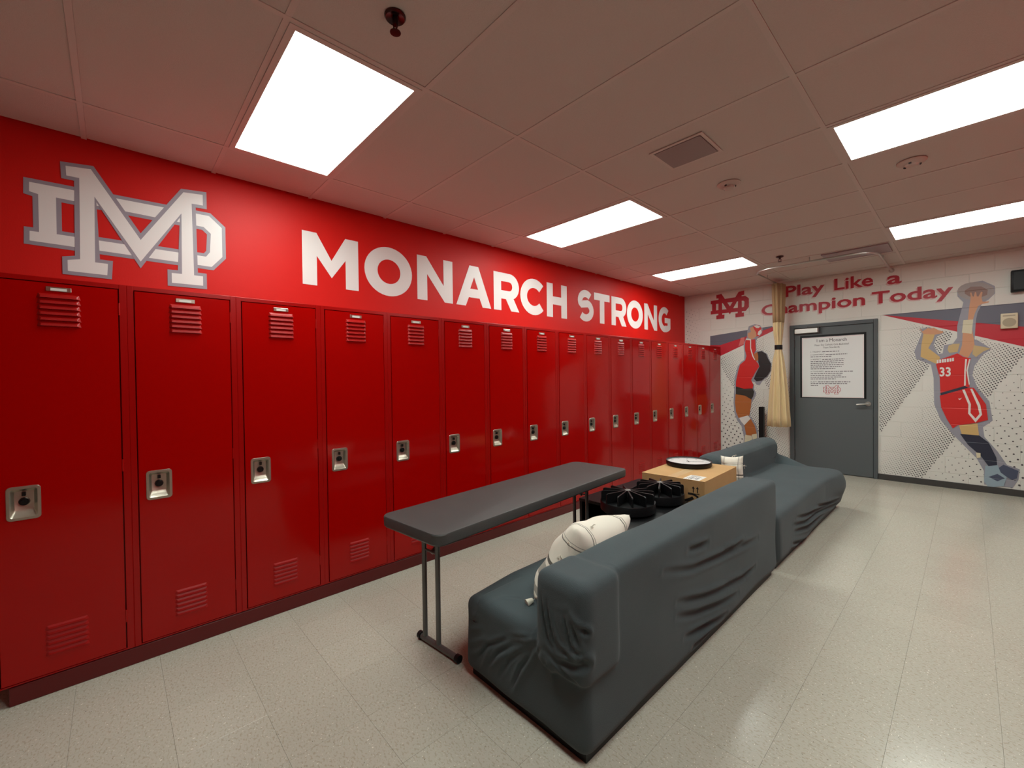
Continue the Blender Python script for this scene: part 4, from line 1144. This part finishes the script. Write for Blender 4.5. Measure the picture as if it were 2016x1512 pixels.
# ================================================================== PILLOWS
def pillow(name, corners, thick, parent, nu=36, pinch=0.10):
    """corners: bottom-near, bottom-far, top-far, top-near; UV v runs bottom to top."""
    BN, BF, TF, TN = [Vector(c) for c in corners]
    nrm = (BF - BN).cross(TN - BN).normalized()
    bm = bmesh.new(); uvl = bm.loops.layers.uv.new('UVMap')
    grid = {}
    for side in (1, -1):
        for i in range(nu + 1):
            for j in range(nu + 1):
                edge = i in (0, nu) or j in (0, nu)
                if side == -1 and edge:
                    grid[(side, i, j)] = grid[(1, i, j)]; continue
                u, v = i / nu, j / nu
                a, b = 2 * u - 1, 2 * v - 1
                # sides draw in between the corners
                a2 = a * (1 - pinch * (1 - b * b) * abs(a)); b2 = b * (1 - pinch * (1 - a * a) * abs(b))
                uu, vv = (a2 + 1) / 2, (b2 + 1) / 2
                p = BN * (1 - uu) * (1 - vv) + BF * uu * (1 - vv) + TF * uu * vv + TN * (1 - uu) * vv
                puff = (max(0, 1 - a ** 4) * max(0, 1 - b ** 4)) ** 0.55
                wr = 0.010 * math.sin(14 * v + 5 * u + side) * abs(a) ** 3 * (1 - abs(a)) * 6 + 0.004 * math.sin(17 * u + 3 * v) * abs(b) ** 3 * (1 - abs(b)) * 6
                p = p + nrm * side * (thick / 2 * puff + wr)
                grid[(side, i, j)] = bm.verts.new(p)
    for side in (1, -1):
        for i in range(nu):
            for j in range(nu):
                idx = [(i, j), (i + 1, j), (i + 1, j + 1), (i, j + 1)]
                if side == -1: idx.reverse()
                f = bm.faces.new([grid[(side, a, b)] for a, b in idx])
                for lp, (a, b) in zip(f.loops, idx): lp[uvl].uv = (a / nu, b / nu)
    return link(name, bm, M_PILLOW, parent, 180)
def tassel(parent, p, n=7, L=0.022, seed=0):
    bm = bmesh.new(); rnd = random.Random(seed)
    for k in range(n):
        d = Vector((rnd.uniform(-1, 1), rnd.uniform(-1, 1), rnd.uniform(-0.9, 0.8))).normalized()
        q = Vector(p)
        tube(bm, [q, q + d * L * 0.5, q + d * L + Vector((0, 0, -0.004))], 0.0016, 5)
    return link('tassel', bm, M_THREAD, parent)
M_THREAD = mat('cotton_thread', srgb(214, 206, 190), 0.9)
P1 = [(2.165, -6.205, 0.42), (2.14, -5.79, 0.425), (2.355, -5.69, 0.74), (2.315, -6.075, 0.75)]
p1 = tag(empty('pillow'), 'cream cushion with grey windowpane lines leaning on the near sofa', 'pillow', 'striped cushions')
pillow('cushion', P1, 0.20, p1)
for q, t in enumerate((0.80, 0.60, 0.45)):
    a = Vector(P1[0]).lerp(Vector(P1[3]), t)
    tassel(p1, a + Vector((0, 0.012, 0)), seed=q)
tassel(p1, Vector(P1[3]).lerp(Vector(P1[2]), 0.28) + Vector((0, 0, -0.005)), seed=9)
for c, dd in ((P1[0], (-0.01, -0.03, -0.008)), (P1[1], (-0.02, 0.02, -0.006))):
    bm = bmesh.new()
    a = Vector(c); b = a + Vector(dd)
    cyl(bm, a, b, 0.010, 0.019, 8)
    link('corner_tuft', bm, M_THREAD, p1, 50)



P2 = [(1.985, -3.60, 0.43), (2.19, -3.57, 0.43), (2.165, -3.545, 0.725), (1.985, -3.575, 0.71)]
p2 = tag(empty('pillow'), 'cream striped cushion standing behind the cardboard box', 'pillow', 'striped cushions')
pillow('cushion', P2, 0.10, p2)
tassel(p2, Vector(P2[1]).lerp(Vector(P2[2]), 0.7), seed=3); tassel(p2, Vector(P2[3]).lerp(Vector(P2[2]), 0.6), seed=4)

# ================================================================== FOLDING TABLE
ft_ = tag(empty('folding_table', (1.553, -5.62, 0), math.radians(5.2)), 'narrow charcoal folding table standing in front of the lockers', 'table')
TH = 0.72
bm = bmesh.new()
out = rrect(0, 0, 0.49, 1.86, 0.055, 6)
prof = [(TH - 0.058, -0.006), (TH - 0.050, -0.001), (TH - 0.008, 0.0), (TH - 0.002, -0.003), (TH, -0.010)]
rings = []
for z, d_ in prof:
    rings.append([bm.verts.new((x * (1 + 2 * d_ / 0.49), y * (1 + 2 * d_ / 1.86), z)) for x, y in out])
for A, B in zip(rings, rings[1:]):
    n = len(A)
    for k in range(n): bm.faces.new((A[k], A[(k + 1) % n], B[(k + 1) % n], B[k]))
bm.faces.new(rings[-1]); bm.faces.new(list(reversed(rings[0])))
bmesh.ops.recalc_face_normals(bm, faces=bm.faces)
link('tabletop', bm, M_TABLE, ft_, 30)
link('under_rail', newbox(-0.17, -0.15, -0.80, 0.80, TH - 0.078, TH - 0.0585), M_TABLE_LEG, ft_)
link('under_rail', newbox(0.13, 0.15, -0.80, 0.80, TH - 0.078, TH - 0.0585), M_TABLE_LEG, ft_)
for s in (-1, 1):
    y = s * 0.735
    for x in (-0.125, -0.01):
        bm = bmesh.new(); cyl(bm, (x, y, 0.032), (x, y, TH - 0.0585), 0.0135, n=14); link('leg', bm, M_TABLE_LEG, ft_, 60)
    bm = bmesh.new(); cyl(bm, (-0.16, y, 0.020), (0.140, y, 0.020), 0.0155, n=14); f_ = link('foot_bar', bm, M_TABLE_LEG, ft_, 60)
    for x0, x1_ in ((-0.178, -0.155), (0.133, 0.156)):
        bm = bmesh.new(); cyl(bm, (x0, y, 0.021), (x1_, y, 0.021), 0.0205, n=14); link('end_cap', bm, M_BLACK, f_, 60)
    bm = bmesh.new(); tube(bm, [(-0.06, y, 0.50), (-0.06, y - s * 0.10, 0.60), (-0.06, y - s * 0.26, TH - 0.07)], 0.009, 8)
    link('brace', bm, M_TABLE_LEG, ft_, 60)
    bm = bmesh.new(); cyl(bm, (-0.125, y, 0.51), (-0.01, y, 0.51), 0.007, n=10); link('cross_bar', bm, M_TABLE_LEG, ft_, 60)

# ================================================================== BLACK CABINET, CASE, WHEELS
cb = tag(empty('cabinet', (1.545, -4.25, 0)), 'low black cabinet on the floor beyond the folding table', 'cabinet')
bm = bmesh.new()
box(bm, -0.265, 0.265, -0.49, 0.47, 0.395, 0.42, bev=0.004); box(bm, -0.26, -0.235, -0.485, 0.465, 0.0, 0.395); box(bm, 0.235, 0.26, -0.485, 0.465, 0, 0.395)
box(bm, -0.235, 0.235, -0.44, 0.465, 0.02, 0.045); box(bm, -0.235, 0.235, 0.44, 0.465, 0.045, 0.395)
link('carcass', bm, M_BLACK, cb)
link('shelf', newbox(-0.2345, 0.2345, -0.46, 0.43, 0.245, 0.262, bev=0.002), M_BLACK, cb)
link('lower_panel', newbox(-0.2345, 0.2345, -0.478, -0.462, 0.03, 0.24, bev=0.002), M_BLACK, cb)
case = tag(empty('storage_case', (2.08, -4.87, 0.425)), 'flat black storage case lying on the near sofa under the black wheels', 'case')
link('case_body', newbox(-0.235, 0.255, -0.44, 0.39, 0.0, 0.062, bev=0.012, seg=3), M_BLACK, case, 40)
link('lid', newbox(-0.24, 0.26, -0.445, 0.395, 0.0625, 0.075, bev=0.005, seg=2), M_BLACK, case, 40)
bm = bmesh.new(); tube(bm, rounded_path([(-0.05, -0.446, 0.05), (-0.05, -0.475, 0.05), (0.06, -0.475, 0.05), (0.06, -0.446, 0.05)], 0.012, 4), 0.006, 8)
link('handle', bm, M_TABLE_LEG, case, 60)

def wheel(x, y, z, r, label, rot):
    g = tag(empty('ribbed_base', (x, y, z), rot), label, 'plastic base', 'black ribbed round bases')
    bm = bmesh.new()
    lathe(bm, [(0, 0.0), (r * 0.90, 0.0), (r * 0.95, 0.012), (r, 0.016), (r, 0.070), (r * 0.99, 0.074), (0, 0.074)], 56)
    link('drum', bm, M_BLACK, g, 35)
    for k in range(12):
        bm = bmesh.new()
        a = 0.020; R_ = r * 0.972
        prof = [(a, 0.0742), (R_, 0.0742), (R_, 0.128)] + [(R_ - 0.014 + 0.014 * math.cos(t), 0.128 + 0.012 * math.sin(t)) for t in (0.5, 1.0, 1.57)] + [(R_ * 0.6, 0.142), (a, 0.146)]
        vs = [[bm.verts.new((p[0], s * 0.0048, p[1])) for p in prof] for s in (-1, 1)]
        bm.faces.new(vs[0]); bm.faces.new(list(reversed(vs[1])))
        n = len(prof)
        for q in range(n): bm.faces.new((vs[0][q], vs[1][q], vs[1][(q + 1) % n], vs[0][(q + 1) % n]))
        bmesh.ops.recalc_face_normals(bm, faces=bm.faces)
        o = link('rib', bm, M_BLACK, g); o.rotation_euler = (0, 0, k * math.pi / 6)
    bm = bmesh.new(); lathe(bm, [(0, 0.150), (0.015, 0.150), (0.021, 0.146), (0.021, 0.0745), (0, 0.0745)], 20)
    link('hub', bm, M_HUB, g, 40)
M_HUB = mat('grey_hub', srgb(120, 116, 110), 0.4)
wheel(1.905, -4.990, 0.5015, 0.186, 'black ribbed round base nearer the pillow', 0.2)
wheel(1.952, -4.628, 0.5015, 0.170, 'black ribbed round base touching the cardboard box', 0.45)

# ================================================================== CARDBOARD BOX AND CLOCK
BR = 0.045
BX0, BX1, BY0, BY1, BZ0_, BZ1_ = 1.705, 2.200, -4.432, -3.712, 0.428, 0.655
cbx = tag(empty('cardboard_box', (BX1 - 0.2475 * math.cos(BR) - 0.36 * math.sin(BR), BY0 - 0.2475 * math.sin(BR) + 0.36 * math.cos(BR), BZ0_), BR), 'brown cardboard box with shipping label, on the sofas behind the black bases', 'box')
hx, hy, hz = (BX1 - BX0) / 2, (BY1 - BY0) / 2, BZ1_ - BZ0_
link('carton', newbox(-hx, hx, -hy, hy, 0, hz - 0.004, bev=0.003), M_CARTON, cbx)
link('flap', newbox(-hx - 0.001, -0.0015, -hy - 0.001, hy + 0.001, hz - 0.0038, hz, bev=0.0008), M_CARTON, cbx)
link('flap', newbox(0.0015, hx + 0.001, -hy - 0.001, hy + 0.001, hz - 0.0038, hz, bev=0.0008), M_CARTON, cbx)
link('tape', newbox(-0.035, 0.035, -hy - 0.0015, hy + 0.0015, hz + 0.0001, hz + 0.0006), M_TAPE, cbx)
lb = link('shipping_label', newbox(0.085, 0.205, -0.355, -0.20, hz + 0.0001, hz + 0.0007), M_CARD, cbx)
bm = bmesh.new()
for k in range(7): box(bm, 0.10 + 0.013 * k, 0.104 + 0.013 * k + 0.003 * (k % 3), -0.335, -0.27, hz + 0.00075, hz + 0.001)
for k in range(4): box(bm, 0.10, 0.19 - 0.01 * k, -0.255 + 0.012 * k, -0.25 + 0.012 * k, hz + 0.00075, hz + 0.001)
link('label_print', bm, M_TEXT_LIGHT, lb)
face = lambda u, v, h: (u, -hy - 0.0012 - h, v)
bm = bmesh.new()
pols = []
for x in (0.165, 0.195):
    pols += [[[(x - 0.003, 0.135), (x + 0.003, 0.135), (x + 0.003, 0.165), (x + 0.011, 0.165), (x, 0.182), (x - 0.011, 0.165), (x - 0.003, 0.165)]]]
pols += [[[(0.150, 0.124), (0.210, 0.124), (0.210, 0.129), (0.150, 0.129)]]]
link('up_arrows', flat(pols, face, 0.0005), M_INK, cbx)
link('curved_arrow_mark', flat([[stroke(arc(0.0, 0.20, 0.22, 0.155, 215, 318, 16), 0.022)]], face, 0.0005), M_INK, cbx)
link('curved_arrow_mark', flat([[stroke([(0.125, 0.122), (0.165, 0.122), (0.195, 0.108), (0.200, 0.07)], 0.016)]], face, 0.0009), M_INK, cbx)

ck = tag(empty('wall_clock', (1.853, -3.93, BZ1_ + 0.001)), 'round white faced wall clock lying flat on the cardboard box', 'clock')
r = 0.186
bm = bmesh.new(); lathe(bm, [(0, 0), (r * 0.94, 0), (r * 0.985, 0.006), (r, 0.014), (r, 0.036), (r * 0.99, 0.043), (r * 0.975, 0.043), (r * 0.968, 0.034), (r * 0.968, 0.026), (0, 0.026)], 64)
link('rim', bm, M_BLACK, ck, 35)
bm = bmesh.new(); lathe(bm, [(0, 0.0285), (r * 0.964, 0.0285), (r * 0.964, 0.0262), (0, 0.0262)], 48)
link('dial', bm, M_WHITE, ck, 35)
bm = bmesh.new()
for k in range(12):
    a = k * math.pi / 6
    for q in range(1): 
        c, s = math.cos(a), math.sin(a)
        vs = [bm.verts.new((c * rr - s * tt, s * rr + c * tt, 0.0289)) for rr, tt in ((0.135, -0.004), (0.160, -0.004), (0.160, 0.004), (0.135, 0.004))]
        bm.faces.new(vs)
link('hour_mark', bm, M_TEXT_LIGHT, ck)
for a, l in ((2.2, 0.085), (0.7, 0.125)):
    bm = newbox(-0.02, l, -0.003, 0.003, 0.0302, 0.0312); o = link('clock_hand', bm, M_INK, ck); o.rotation_euler = (0, 0, a)
bm = bmesh.new(); cyl(bm, (0, 0, 0.0286), (0, 0, 0.033), 0.006, n=12); link('hand_pin', bm, M_INK, ck)
bm = bmesh.new(); lathe(bm, [(0, 0.0405), (r * 0.964, 0.0385), (r * 0.964, 0.037), (0, 0.039)], 48)
link('glass', bm, M_GLASS, ck, 35)
